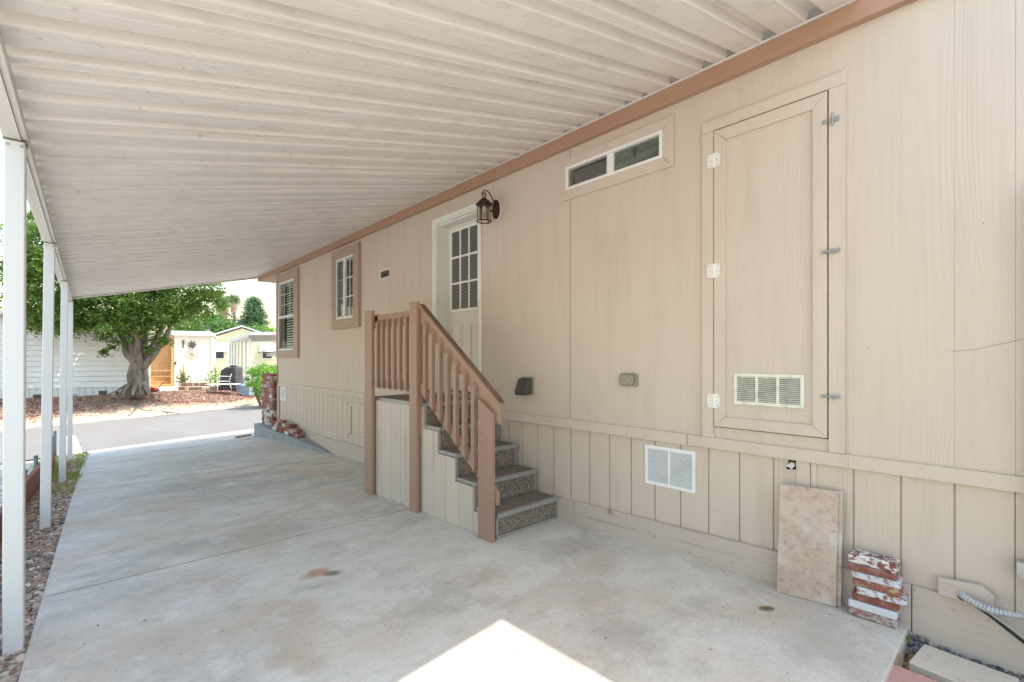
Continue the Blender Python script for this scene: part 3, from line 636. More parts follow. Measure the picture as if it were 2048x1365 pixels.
# wall lantern
LX, LY = 2.93, 3.625
la = E('wall_lantern', (3.09, LY, 2.83), 'bronze carriage lantern with scroll arm mounted beside the entry door', 'lantern')
hexp = lambda r, z, n=6, a0=15: [(LX + r * math.cos(R(a0 + 360 / n * k)), LY + r * math.sin(R(a0 + 360 / n * k)), z) for k in range(n)]
def loft(rings, mb=None):
    mb = mb or MB(); n = len(rings[0]); v = [p for r in rings for p in r]
    f = [(i * n + k, i * n + (k + 1) % n, (i + 1) * n + (k + 1) % n, (i + 1) * n + k) for i in range(len(rings) - 1) for k in range(n)]
    return mb.add(v, f + [tuple(range(n))[::-1], tuple(range((len(rings) - 1) * n, len(rings) * n))])
MB().prism([(LY + .052 * math.cos(R(a)), 2.83 + .1 * math.sin(R(a))) for a in range(0, 360, 30)], F, 3.070, 3.0945).build('backplate', m_bronze, la, .004)
MB().prism([(LY + .058 * math.cos(R(a)), 2.83 + .107 * math.sin(R(a))) for a in range(0, 360, 30)], F, 3.095, 3.0995).build('caulk_ring', m_white, la)
loft([hexp(.088, 2.845), hexp(.084, 2.857), hexp(.062, 2.872), hexp(.05, 2.89), hexp(.02, 2.905), hexp(.008, 2.92)]).build('roof_cap', m_bronze, la)
loft([hexp(.068, 2.832), hexp(.068, 2.8448)]).build('top_ring', m_bronze, la)
m = MB()
for k in range(6):
    a, b = hexp(.073, 2.68)[k], hexp(.073, 2.68)[(k + 1) % 6]; m.tube([a, b], .006, 6)
m.build('bottom_ring', m_bronze, la)
for k in range(6): a = hexp(.066, 0)[k]; MB().tube([(a[0], a[1], 2.682), (a[0], a[1], 2.835)], .0042, 6).build('cage_bar', m_bronze, la)
for k in range(6):
    a, b = Vector(hexp(.0605, 0)[k]), Vector(hexp(.0605, 0)[(k + 1) % 6]); a, b = a.lerp(b, .06), b.lerp(a, .06)
    MB().add([(a.x, a.y, 2.70), (b.x, b.y, 2.70), (b.x, b.y, 2.83), (a.x, a.y, 2.83)], [(0, 1, 2, 3)]).build('pane', m_lglass, la)
MB().tube([(LX, LY, 2.77), (LX, LY, 2.83)], [.018, .016], 8).build('lamp_socket', m_white, la)
pth = [(3.07, 2.86), (3.05, 2.90), (3.025, 2.945), (2.99, 2.982), (2.955, 2.995), (2.925, 2.985), (2.908, 2.96), (2.905, 2.93), (2.915, 2.91), (2.935, 2.912), (2.952, 2.93), (2.953, 2.955), (2.938, 2.968), (2.924, 2.958), (2.925, 2.942), (2.936, 2.938)]
MB().tube([(x, LY, z) for x, z in pth], .006, 6).build('scroll_arm', m_bronze, la, smooth=True)
MB().tube([(3.07, LY, 2.80), (3.0, LY, 2.80)], .008, 6).build('stay_bar', m_bronze, la)

# siding crack, water pipe stub
MB().tube([(3.14, .947, .708), (3.09, .947, .70), (3.062, .952, .69)], .0165, 12).build('drain_pipe_stub', m_pvc, None, label='white pvc pipe stub poking from a hole under the band', cat='pipe')
MB().tube([(3.0625, .952, .69), (3.061, .952, .69)], .012, 10).build('pipe_bore', m_dark, bpy.data.objects['drain_pipe_stub'])
MB().tube([(3.0995, .255, 1.366), (3.0995, .20, 1.371), (3.0995, .156, 1.377), (3.0995, .11, 1.392), (3.0995, .06, 1.405), (3.0995, .02, 1.42)], .0013, 4).build('siding_crack', M('crack_shadow', '#a3968a', .8), home)

# meter cabinet and conduit at the right edge of the frame
mt = E('meter_cabinet', (3.03, -.22, .83), 'grey electrical cabinet at the right edge of the wall', 'electrical box')
box('cabinet', (3.03, 3.0995, -.42, -.01, .86, 2.1), M('grey_cabinet', '#cfd2d8', .45), mt, .005)
box('cabinet_door', (3.018, 3.029, -.41, -.02, .88, 2.08), bpy.data.materials['grey_cabinet'], mt, .003)
MB().tube([(3.055, -.03, .86), (3.055, -.03, .3)], .022, 10).build('conduit', m_steel, mt, smooth=True)
box('pipe_strap', (3.03, 3.08, .0, .04, .37, .44), m_steel, mt, .002)
# wood block with flex conduit
MB().prism([(.108, .19), (.108, .245), (.148, .285), (.30, .272), (.298, .19)], F, 3.058, 3.0785).build('wood_block', m_plank, None, .002, label='small painted wood block with a conduit hole above the base plank', cat='wood block')
MB().tube([(3.0575, .21, .215), (3.056, .21, .215)], .021, 12).build('cable_hole', m_dark, bpy.data.objects['wood_block'])
m = MB(); path = []; rad = []
ctrl = [Vector(p) for p in [(3.10, .235, .225), (3.03, .20, .222), (2.99, .13, .213), (2.975, .05, .223), (2.972, -.02, .245), (2.99, -.10, .30), (3.03, -.16, .40)]]
N = 150
for i in range(N + 1):
    t = i / N * (len(ctrl) - 1.0001); k = int(t); u = t - k
    p0, p1, p2, p3 = ctrl[max(k - 1, 0)], ctrl[k], ctrl[min(k + 1, 6)], ctrl[min(k + 2, 6)]
    path.append(.5 * ((2 * p1) + (p2 - p0) * u + (2 * p0 - 5 * p1 + 4 * p2 - p3) * u * u + (3 * p1 - p0 - 3 * p2 + p3) * u ** 3)); rad.append(.0148 + .0016 * (1 if i % 4 < 2 else -1))
m.tube(path, rad, 14); m.build('flex_conduit', m_flex, None, label='ribbed metal flexible conduit curving out of the wood block', cat='conduit')
MB().tube([(3.06, .20, .205), (3.045, .12, .165), (3.03, 0, .085), (3.01, -.15, 0), (3.0, -.3, -.08)], .0075, 6).build('black_cable', m_black, None, smooth=True, label='black cable slanting down below the flexible conduit', cat='cable')
MB().tube([(3.05, .205, .21), (3.035, .12, .178), (3.02, 0, .108), (2.995, -.15, .03), (2.98, -.3, -.05)], .004, 6).build('grey_cable', m_cablew, None, smooth=True, label='thin pale cable running beside the black cable', cat='cable')
MB().tube([(3.045, .13, .195), (3.048, .03, .155), (3.05, -.1, .09), (3.05, -.3, 0)], .0035, 6).build('grey_cable', m_cablew, None, smooth=True, label='thin upper pale cable close to the base plank', cat='cable')
MB().tube([(2.95, -.03, .33), (2.955, .0, .27), (2.95, .01, .2), (2.96, -.005, .12), (2.955, .005, .05), (2.96, -.03, -.05)], .003, 5).build('grey_wire', m_hood, None, smooth=True, label='thin dark wire dangling in front of the flexible conduit', cat='wire')

# ------------------------------------------------------------------ carport canopy
cp = E('carport_canopy', (-.2, 6.3, -.3), 'cream corrugated metal carport canopy on white posts', 'carport')
zc = lambda x: 2.463 + .2446 * (x + .15)
CX0, CX1 = -.24, 3.052
def panel(y0, last=None):
    cells = [(.0, .236), (.236, .236), (.472, .138)]; pts = []
    for a, wd in cells:
        pts += [(a, 0), (a + .004, .002), (a + .022, .048), (a + .030, .055), (a + .074, .055), (a + .080, .050), (a + .092, .008), (a + .099, .001), (a + .103, .0), (a + .107, .009), (a + .112, 0), (a + .150, 0), (a + .153, .0025), (a + .156, 0)] if wd > .2 else [(a, 0), (a + .004, .002), (a + .020, .05), (a + .028, .056), (a + .058, .056), (a + .064, .050), (a + .076, .008), (a + .081, 0), (a + .085, .005), (a + .09, 0)]
    pts.append((.61, 0)); m = MB(); n = len(pts); v = []
    y1 = (last if last else 12.0)
    for x in (CX0, CX1):
        for off in (0, .0035):
            for (dy, h) in pts:
                y = y0 + dy
                if last: y = min(y, last + .0) ; y = y if y < last - .02 else last + .09 * (x + .15)
                v.append((x, y, zc(x) + h + off * 1.))
    m.v = v
    for i in range(n - 1):
        m.f += [(i, i + 1, 2 * n + i + 1, 2 * n + i), (n + i, 3 * n + i, 3 * n + i + 1, n + i + 1), (i, n + i, n + i + 1, i + 1), (2 * n + i, 2 * n + i + 1, 3 * n + i + 1, 3 * n + i)]
    m.f += [(0, 2 * n, 3 * n, n), (n - 1, 2 * n - 1, 4 * n - 1, 3 * n - 1)]
    return m
base = panel(.762).build('roof_panel', m_can, cp)
y = .762 + .6115; pitch = .6115; off0 = base.location.copy(); w0 = W[base.name].copy()
while y < 11.3:
    o = base.copy(); COL.objects.link(o); o.location = off0 + Vector((0, y - .762, 0)); y += pitch
panel(y, 12.0).build('roof_panel', m_can, cp)
MB().hexa([(CX0, .60, zc(CX0) - .002), (CX1, .60, zc(CX1) - .002), (CX1, .760, zc(CX1) - .002), (CX0, .760, zc(CX0) - .002), (CX0, .60, zc(CX0) + .06), (CX1, .60, zc(CX1) + .06), (CX1, .760, zc(CX1) + .06), (CX0, .760, zc(CX0) + .06)]).build('edge_channel', m_can, cp, .003)
def ytail(x): return 12.0 + .09 * (x + .15)
MB().hexa([(CX0, ytail(CX0) - .01, zc(CX0) - .04), (CX1, ytail(CX1) - .01, zc(CX1) - .04), (CX1, ytail(CX1) + .05, zc(CX1) - .04), (CX0, ytail(CX0) + .05, zc(CX0) - .04), (CX0, ytail(CX0) - .01, zc(CX0) + .075), (CX1, ytail(CX1) - .01, zc(CX1) + .075), (CX1, ytail(CX1) + .05, zc(CX1) + .075), (CX0, ytail(CX0) + .05, zc(CX0) + .075)]).build('edge_channel', m_beam, cp, .003)
bx0 = lambda y: -.272 + .0062 * (y - 3.3)
def bm_(dx0, dx1, z0, z1, nm, mat, bev=.002):
    a, b = .55, 12.02
    MB().hexa([(bx0(a) + dx0, a, z0), (bx0(a) + dx1, a, z0), (bx0(b) + dx1, b, z0), (bx0(b) + dx0, b, z0), (bx0(a) + dx0, a, z1), (bx0(a) + dx1, a, z1), (bx0(b) + dx1, b, z1), (bx0(b) + dx0, b, z1)]).build(nm, mat, cp, bev)
bm_(.0, .048, 2.385, 2.425, 'beam', m_beam); bm_(.0485, .0525, 2.381, 2.425, 'beam_lip', m_post, 0); bm_(.053, .076, 2.390, 2.436, 'beam_flange', m_beam)
bm_(-.010, -.0005, 2.39, 2.45, 'gutter', m_beam)
box('closure_strip', (3.056, 3.097, .3, 12.0, 3.248, 3.33), m_clos, cp)
# vertical clips where ribs meet the wall
for (py, tx, bx) in ((3.33, -.277, -.288), (6.06, -.259, -.288), (8.90, -.2165, -.240), (11.98, -.20, -.210)):
    x0 = tx; s = MB()
    zb = zs(x0, py) - .10
    q_ = .06 if py < 4 else 0
    s.hexa([(bx, py - .05 + q_, zb), (bx + .072, py - .05 + q_, zb), (bx + .072, py + .045 + q_, zb), (bx, py + .045 + q_, zb), (tx, py - .05, 2.379), (tx + .072, py - .05, 2.379), (tx + .072, py + .045, 2.379), (tx, py + .045, 2.379)])
    p = s.build('post', m_post, cp, .004)
    m = MB()
    for dx in (.013, .059): m.tube([(tx + dx, py - .05, 2.355), (tx + dx, py - .056, 2.355)], .006, 8)
    m.build('bolt_head', m_steel, p)
    box('post_cap_plate', (tx - .003, tx + .075, py - .053, py + .047, 2.3795, 2.3845), m_clos, p)

# ------------------------------------------------------------------ entry stairs
st = E('entry_stairs', (2.7, 3.8, -.1), 'carpeted entry steps with landing and brown wooden railing', 'stairs')
TX0, TX1 = 2.372, 3.076
tz = [.119, .312, .508, .705, .905]; ty = [2.77, 3.035, 3.30, 3.565, 3.80]
for i in range(5):
    z0 = tz[i - 1] + .001 if i else zs(2.7, 2.8) + .004
    yend = ty[i + 1] + .02 if i < 4 else 4.95
    box('tread' if i < 4 else 'landing', (TX0 + .004, TX1, ty[i] + .006, yend, tz[i] - .03, tz[i]), m_carpet, st, .003)
    box('riser', (TX0 + .018, TX1 - .0015, ty[i] + .022, ty[i] + .04, z0 + (.022 if i == 0 else 0), tz[i] - .0305), m_carpet, st)
    m = MB(); m.box(TX0 - .004, TX1 + .003, ty[i] - .002, ty[i] + .0055, tz[i] - .03, tz[i] + .004); m.box(TX0 - .004, TX1 + .003, ty[i] + .0055, ty[i] + .03, tz[i] + .0003, tz[i] + .004); m.build('nosing', m_nos, st)
    box('corner_strip', (TX1 - .018, TX1 + .002, ty[i] + .012, ty[i] + .0215, z0 + .021 * (i == 0), tz[i] - .031), m_nos, st); box('corner_strip', (TX0 - .004, TX0 + .017, ty[i] + .012, ty[i] + .0215, z0 + .021 * (i == 0), tz[i] - .031), m_nos, st)
    box('edge_strip', (TX0 - .004, TX0 + .0035, ty[i] + .008, ty[i + 1] + .01 if i < 4 else 4.95, tz[i] - .028, tz[i] + .002), m_nos, st)
    if i == 0: box('edge_strip', (TX0, TX1, ty[i] + .010, ty[i] + .021, z0 - .002, z0 + .02), m_nos, st)
ed = [2.80, 2.878, 3.056, 3.249, 3.445, 3.636, 3.83, 4.035, 4.239, 4.441, 4.64, 4.80, 4.945]
for a, b in zip(ed, ed[1:]):
    g = .0025; top = []
    segs = [t for t in ty if a + g < t + .012 < b - g]; yy = [a + g] + [t + .012 for t in segs] + [b - g]
    def hh(y): 
        r = None
        for t, z in zip(ty, tz):
            if y > t + .011: r = z - .032
        return r
    m = MB(); zb = zs(2.36, (a + b) / 2) + .002
    for p, q in zip(yy, yy[1:]):
        h = hh((p + q) / 2)
        if h and q - p > .002: m.box(2.352, 2.3665, p, q, zb, h)
    if m.v: m.build('side_board', m_stboard, st)
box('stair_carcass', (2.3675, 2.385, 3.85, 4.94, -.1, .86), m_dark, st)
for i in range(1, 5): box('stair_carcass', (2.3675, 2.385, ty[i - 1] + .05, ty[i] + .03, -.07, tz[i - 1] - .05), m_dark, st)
PX0, PX1 = 2.297, 2.335
def postm(y0, y1, zt0, zt1, nm='rail_post'):
    zb = zs(2.3, y0) - .004
    return MB().hexa([(PX0, y0, zb), (PX1, y0, zb), (PX1, y1, zb), (PX0, y1, zb), (PX0, y0, zt0), (PX1, y0, zt0), (PX1, y1, zt1), (PX0, y1, zt1)]).build(nm, m_rail, st, .004)
postm(4.765, 4.935, 1.845, 1.845); postm(3.845, 3.975, 1.862, 1.862); postm(2.752, 2.925, .915, 1.02)
box('rail_block', (2.3355, 2.372, 4.70, 4.93, 1.66, 1.80), m_rail, st, .004)
RX0, RX1 = 2.3355, 2.372
def sloped(y0, y1, zt0, zt1, h, x0, x1, nm, mat, bev=.003):
    return MB().hexa([(x0, y0, zt0 - h), (x1, y0, zt0 - h), (x1, y1, zt1 - h), (x0, y1, zt1 - h), (x0, y0, zt0), (x1, y0, zt0), (x1, y1, zt1), (x0, y1, zt1)]).build(nm, mat, st, bev)
sl = .735
sloped(2.705, 3.84, .988, .988 + sl * 1.135, .165, RX0, RX1, 'handrail', m_rail)
sloped(2.70, 3.84, 1.003, 1.003 + sl * 1.14, .014, RX0 - .004, RX1 + .012, 'rail_cap', m_railtop)
sloped(2.74, 3.84, .305, .305 + sl * 1.10, .10, RX0, RX1, 'bottom_rail', m_rail)
box('handrail', (RX0, RX1, 3.99, 4.76, 1.655, 1.79), m_rail, st, .003)
box('bottom_rail', (RX0, RX1, 3.99, 4.76, 1.02, 1.105), m_rail, st, .003)
box('rail_post', (RX0, RX1, 3.848, 3.985, .6, 1.80), m_rail, st, .003)
def bal(y, zt, zb, slope):
    w2 = .019; x0, x1 = 2.297, 2.335; c = .035
    m = MB(); A = lambda y_: zt + slope * (y_ - y); B = lambda y_: zb + slope * (y_ - y)
    y0, y1 = y - w2, y + w2
    v = [(x0, y0, B(y0) + c), (x1, y0, B(y0)), (x1, y1, B(y1)), (x0, y1, B(y1) + c), (x0, y0, A(y0) - c), (x1, y0, A(y0)), (x1, y1, A(y1)), (x0, y1, A(y1) - c)]
    m.hexa(v).build('baluster', m_rail, st, .002)
for y in (3.715, 3.600, 3.480, 3.360, 3.240, 3.118, 2.995):
    zt = .988 + sl * (y - 2.705) - .06; bal(y, zt, .305 + sl * (y - 2.74) - .085, sl)
for y in (4.655, 4.541, 4.418, 4.300, 4.180, 4.059): bal(y, 1.745, 1.005, 0)

# ------------------------------------------------------------------ pavers, bricks, tiles and gravel by the near corner
def oriented(cx, cy, ang):
    d = Vector((math.cos(ang), math.sin(ang), 0)); n = Vector((-d.y, d.x, 0)); o = Vector((cx, cy, 0))
    return lambda a, b, c: tuple(o + d * a + n * b + Vector((0, 0, c)))
def poly_slab(pts, z0, z1, name, mat, label, cat):
    MB().prism(pts, lambda a, b, d: (a, b, d), z0, z1).build(name, mat, None, .005, label=label, cat=cat)
poly_slab([(3.005, .345), (2.775, .372), (2.745, .06), (2.985, .03)], -.10, -.045, 'paver', m_pav, 'beige concrete stepping paver in the gravel below the conduit', 'paver')
poly_slab([(2.70, .455), (2.42, .46), (2.41, .16), (2.69, .15)], -.10, -.042, 'paver', m_pavp, 'pinkish red concrete paver against the near slab edge', 'paver')
MB().tbox(oriented(2.765, .40, R(-6)), -.075, .03, -.006, .012, -.10, -.03).build('form_board', m_raww, None, .002, label='short raw wood form board left between slab and paver', cat='board')
# leaning tiles
for k, (dy, dx, lb) in enumerate(((0, 0, 'front mottled beige tile leaning against the skirting'), (-.018, .02, 'rear mottled beige tile mostly hidden behind the front one'))):
    a = Vector((2.975 + dx, .988 + dy, zs(3, 1) + .003)); b = Vector((3.012 + dx * .9, .705 + dy, zs(3, .7) + .003)); top = Vector((.052 - dx * .2, 0, .615)); th = Vector((.0105, .001, -.001))
    MB().hexa([a, a + th, b + th, b, a + top, a + top + th, b + top + th, b + top]).build('floor_tile', m_tile, None, .0015, label=lb, cat='tile', group='tiles leaning on the wall')
# brick stack
sp = [(m_bpink, 0, 0, .04, .200, 'lowest pinkish brick of the stack by the wall'), (m_bwhite, .004, 0, .038, .200, 'white faced brick second from the bottom of the stack'), (m_bred, -.004, .014, .040, .190, 'mossy red brick third from the bottom of the stack'),
      (m_bwhite, -.030, .006, .037, .205, 'white faced brick in the middle of the stack, shifted right'), (m_bred, -.012, .008, .040, .195, 'red brick above the shifted white one in the stack'), (m_bwhite, -.010, .004, .036, .2, 'bluish white speckled brick third from the stack top'),
      (m_bpink, .006, -.002, .036, .2, 'pinkish brick just under the top of the stack'), (m_btop, .004, .004, .050, .2, 'topmost weathered white brick of the stack by the wall')]
z = zs(3.0, .5) + .001
for i, (mt_, dy, dx, h, L, lb) in enumerate(sp):
    MB().tbox(oriented(3.022 + dx, .54 + dy, R(-87 + (i * 37 % 7) - 3)), -L / 2, L / 2, -.047, .047, z, z + h).build('brick', mt_, None, .006, label=lb, cat='brick', group='bricks stacked at the slab corner'); z += h + .0006

def pebbles(name, mat, pts, sizes, flat, seed, **pr):
    rs = np.random.RandomState(seed); base = np.array([(1, 0, 0), (-1, 0, 0), (0, 1, 0), (0, -1, 0), (0, 0, 1), (0, 0, -1)], float)
    # cuboctahedron-ish blob: 6 axis points + 8 corners
    c8 = np.array([(a, b, c) for a in (-1, 1) for b in (-1, 1) for c in (-1, 1)], float) * .62
    B = np.vstack([base, c8]); tri = []
    for ax in range(6):
        a = ax // 2; sg = 1 if ax % 2 == 0 else -1
        cs = [6 + i for i, c in enumerate(c8) if c[a] * sg > 0]; o1, o2 = [q for q in range(3) if q != a]
        cs.sort(key=lambda i: math.atan2(c8[i - 6][o2], c8[i - 6][o1]))
        tri += [(ax, cs[k], cs[(k + 1) % 4]) for k in range(4)]
    m = MB(); V = []; Fs = []
    for i, p in enumerate(pts):
        s = sizes[i]; J = B * (1 + rs.uniform(-.22, .22, B.shape)) * np.array([s * rs.uniform(.7, 1.3), s * rs.uniform(.7, 1.2), s * flat * rs.uniform(.7, 1.3)])
        a = rs.uniform(0, 6.28); t1 = rs.uniform(-.5, .5); ca, sa = math.cos(a), math.sin(a); ct, s_ = math.cos(t1), math.sin(t1)
        Rt = np.array([[ca, -sa, 0], [sa, ca, 0], [0, 0, 1]]) @ np.array([[1, 0, 0], [0, ct, -s_], [0, s_, ct]])
        J = J @ Rt.T + np.array(p); b = len(V); V.extend(map(tuple, J)); Fs.extend([(x + b, y_ + b, z_ + b) for x, y_, z_ in tri])
    m.v = V; m.f = Fs; return m.build(name, mat, None, keep=True, kind='stuff', **pr)
rs = np.random.RandomState(3)
pts = []; sz = []
while len(pts) < 5200:
    x, y = (rs.uniform(1.9, 3.075), rs.uniform(-.75, .405)) if rs.rand() < .6 else (rs.uniform(2.97, 3.078), rs.uniform(-.3, .405))
    if rs.rand() > 1.2 - abs(x - 2.9): continue
    if (2.735 < x < 3.0 and .03 < y < .36) or (2.41 < x < 2.70 and .15 < y < .46): continue
    s = rs.uniform(.007, .017); pts.append((x, y, ground_z(x, y) + .002 + rs.uniform(0, .02) + .075 * max(0, (x - 3.0) / .075) * rs.rand() ** .5)); sz.append(s)
pebbles('grey_pebbles', m_gravelR, pts, sz, .6, 5, label='grey river pebbles beside the near slab edge', cat='pebbles')
pts = []; sz = []
while len(pts) < 11000:
    y = 1.6 + 11 * rs.rand() ** 1.7; e = left_edge(y); x = e - .004 - rs.rand() * (.36 if y > 3 else .9)
    if y > 8.6 and rs.rand() < .5: continue
    s = rs.uniform(.009, .024) * (1.5 if rs.rand() < .07 else 1); pts.append((x, y, ground_z(x, y) + rs.uniform(-.004, .016))); sz.append(s)
pebbles('slate_chips', m_gravelL, pts, sz, .38, 6, label='beige slate chips along the left slab edge', cat='gravel')
pts = []; sz = []
while len(pts) < 3500:
    y = rs.uniform(6.5, 13.4); x = rs.uniform(-2.2, -.55); pts.append((x, y, ground_z(x, y) + .01)); sz.append(rs.uniform(.015, .035))
pebbles('white_gravel', m_gravelW, pts, sz, .55, 8, label='sunlit pale gravel beyond the red timber border', cat='gravel')
V = []; Fd = []
for i in range(420):
    x, y = (rs.uniform(0, 3.0), rs.uniform(.6, 7)) if i < 230 else (3.07 - abs(rs.normal(0, .07)), rs.uniform(.5, 9))
    if x > 2.3 and 2.75 < y < 5: continue
    z = zs(x, y) + .0008; r = rs.uniform(.002, .006) * (1.6 if i % 23 == 0 else 1); b = len(V); a0 = rs.uniform(0, 6)
    V += [(x + r * math.cos(a0 + k * 1.57) * rs.uniform(.5, 1.3), y + r * math.sin(a0 + k * 1.57) * rs.uniform(.5, 1.3), z) for k in range(4)] + [(x, y, z + r * .6)]
    Fd += [(b, b + 1, b + 4), (b + 1, b + 2, b + 4), (b + 2, b + 3, b + 4), (b + 3, b, b + 4)]
m = MB(); m.v = V; m.f = Fd; m.build('grit', M('grit_crumbs', '#6d6155', .9, isl=.5), None, keep=True, kind='stuff', label='grit and crumbs scattered on the concrete', cat='grit')
# few larger rocks
for i, (x, y, s, lb) in enumerate(((-.40, 6.55, .07, 'largest tan rock against the red timber border'), (-.33, 5.1, .045, 'greenish flat rock among the slate chips'), (-.36, 4.45, .045, 'dark flat rock nearest the first post'), (-.25, 6.2, .04, 'grey rock at the foot of the second post'))):
    bm = bmesh.new(); bmesh.ops.create_icosphere(bm, subdivisions=2, radius=1)
    mm = MB(); c0 = Vector((x, y, ground_z(x, y) + .02))
    for v in bm.verts:
        q = v.co * (1 + .35 * mnoise.noise(v.co * 1.7 + Vector((i * 5, 0, 0)))); mm.v.append(tuple(c0 + Vector((q.x * s * 1.2, q.y * s * 1.4, q.z * s * .5))))
    mm.f = [tuple(v.index for v in f.verts) for f in bm.faces]; bm.free()
    mm.build('rock', [M('tan_rock', '#a5856c', .85, [(20, 4, .4, .6, '#7f6654', .6)]), M('green_rock', '#7d8478', .85), M('dark_rock', '#5f6a68', .8), M('grey_rock', '#85807a', .85)][i], None, label=lb, cat='rock', group='rocks in the gravel strip')
# leaf litter
def leaves_mesh(P, size, rs, aspect=2.6, flatness=None, bend=0):
    n = len(P); a = rs.normal(size=(n, 3))
    if flatness is not None: a[:, 2] *= flatness
    a /= np.linalg.norm(a, axis=1)[:, None]; b = rs.normal(size=(n, 3))
    if flatness is not None: b[:, 2] *= flatness
    b -= (b * a).sum(1)[:, None] * a; b /= np.linalg.norm(b, axis=1)[:, None]
    L = (size * rs.uniform(.65, 1.35, n))[:, None]; Wd = L / aspect
    v = np.stack([P - a * L / 2, P + b * Wd / 2, P + a * L / 2, P - b * Wd / 2], 1).reshape(-1, 3)
    f = np.arange(4 * n).reshape(-1, 4); return v, f
def leaf_obj(name, P, size, rs, mat, parent=None, **k):
    asp = k.pop('aspect', 2.6); fl = k.pop('flatness', None)
    v, f = leaves_mesh(np.asarray(P, float), size, rs, asp, fl)
    o0 = Vector(((v[:, 0].min() + v[:, 0].max()) / 2, (v[:, 1].min() + v[:, 1].max()) / 2, v[:, 2].min()))
    me = bpy.data.meshes.new(name); me.from_pydata([tuple(q) for q in v - np.array(o0)], [], [tuple(q) for q in f.tolist()]); me.materials.append(mat)
    o = bpy.data.objects.new(name, me); COL.objects.link(o); W[o.name] = o0
    if parent is not None: o.parent = parent; o.location = o0 - W[parent.name]
    else: o.location = o0
    return props(o, **k)
P = []
for i in range(260):
    x, y = rs.uniform(2.7, 3.07), .40 - abs(rs.normal(0, .12))
    if (2.755 < x < 3.06 and .03 < y < .355) and rs.rand() < .97: continue
    P.append((x, y, ground_z(x, y) + .03))
for i in range(90):
    y = 1.6 + 5 * rs.rand(); x = left_edge(y) - .02 - rs.rand() * .4; P.append((x, y, ground_z(x, y) + .035))
leaf_obj('leaf_litter', P, .035, rs, m_litter, flatness=.3, kind='stuff', label='dry leaf litter on the gravel', cat='leaf litter')
leaf_obj('fallen_leaf', [(3.0, .40, -.045)], .07, rs, M('yellow_green_leaf', '#9aa04a', .6), None, aspect=1.3, flatness=.4, label='yellow green leaf lying below the slab corner', cat='leaf')
m = MB(); q = [(2.56, .93), (2.58, .905), (2.605, .893), (2.628, .898)]
pth = [(2.70, .985, .006), (2.712, .958, .014), (2.73, .935, .016), (2.755, .925, .006)]
v = [];
for i, (x, y, z) in enumerate(pth):
    wd = (.003, .011, .010, .002)[i]; g = zs(x, y); v += [(x - wd, y - wd, g + z), (x, y, g + z - .006 if z > .01 else g + z), (x + wd, y + wd, g + z + .002)]
m.add(v, [(3 * i + j, 3 * i + j + 1, 3 * i + j + 4, 3 * i + j + 3) for i in range(3) for j in range(2)])
m.build('fallen_leaf', M('curled_brown_leaf', '#7d5a33', .6), None, label='curled brown leaf on the concrete beside the tiles', cat='leaf')
# grass along the strip
P = []; vv = []; ff = []
for i in range(5200):
    y = rs.uniform(7.7, 13.4); d = 1 if y > 9 else .5
    e = left_edge(y); x = e - rs.rand() * .34 + .01 if y < 11.3 else e + .01 - rs.rand() * .7
    if rs.rand() > d * (.5 + mnoise.noise(Vector((x * 4, y * 1.2, 0))) * 1.2): continue
    g = ground_z(x, y) + .0; h = rs.uniform(.03, .085); a = rs.uniform(0, 6.28); l = rs.uniform(.3, 1.2) * h; c, s = math.cos(a), math.sin(a)
    b = len(vv); vv += [(x - .004 * s, y + .004 * c, g), (x + .004 * s, y - .004 * c, g), (x + .5 * l * c + .003 * s, y + .5 * l * s - .003 * c, g + h * .7), (x + l * c, y + l * s, g + h)]; ff.append((b, b + 1, b + 2, b + 3))
m = MB(); m.v = vv; m.f = ff; m.build('grass', m_grass, None, keep=True, kind='stuff', label='thin green grass along the left slab edge', cat='grass')

# red timber border with pipe stakes
br = E('timber_border', (-.42, 8.5, -.5), 'dark red stained timber border along the left gravel strip', 'garden border')
bxl = lambda y: -.462 + .024 * (y - 6.9)
for a, b in ((1.4, 4.52), (4.53, 7.58), (7.595, 9.45), (9.46, 11.5)):
    zl = [ground_z(-.5, t) - .03 for t in (a, b)]; H_ = .30; T = .045
    MB().hexa([(bxl(a) - T, a, zl[0]), (bxl(a), a, zl[0]), (bxl(b), b, zl[1]), (bxl(b) - T, b, zl[1]), (bxl(a) - T, a, zl[0] + H_), (bxl(a), a, zl[0] + H_), (bxl(b), b, zl[1] + H_), (bxl(b) - T, b, zl[1] + H_)]).build('border_board', m_border, br, .004)
for i, (x, y, zt, lb) in enumerate(((-.50, 7.9, .03, 'nearest grey pipe stake behind the red border'), (-.50, 9.7, -.08, 'second grey pipe stake, standing clear behind the red border'), (-.42, 12.6, -.16, 'thin grey pipe stake hidden mostly by the second post'), (-.41, 13.2, -.14, 'farthest grey pipe stake near the road'))):
    p = E('pipe_stake', (x, y, ground_z(x, y)), lb, 'stake', 'grey pipe stakes along the border')
    MB().tube([(x, y, ground_z(x, y) - .1), (x, y, zt - .02)], .024, 12).build('pipe', M('grey_pipe', '#6f777d', .5, metal=.3) if i == 0 else bpy.data.materials['grey_pipe'], p, smooth=True)
    MB().tube([(x, y, zt - .02), (x, y, zt - .006), (x, y, zt)], [.028, .027, .014], 12).build('pipe_cap', bpy.data.materials['grey_pipe'], p)
# white utility pedestal behind the last post
T = oriented(-.17, 13.75, R(10)); zb = ground_z(-.1, 13.75) - .02
MB().hexa([T(-.2, -.16, zb), T(.17, -.16, zb), T(.17, .16, zb), T(-.2, .16, zb), T(-.13, -.10, zb + .46), T(.06, -.10, zb + .46), T(.06, .10, zb + .46), T(-.13, .10, zb + .46)]).build('utility_pedestal', M('white_plastic', '#e2e0dc', .5), None, .02, label='white tapered utility pedestal by the road behind the last post', cat='utility box')

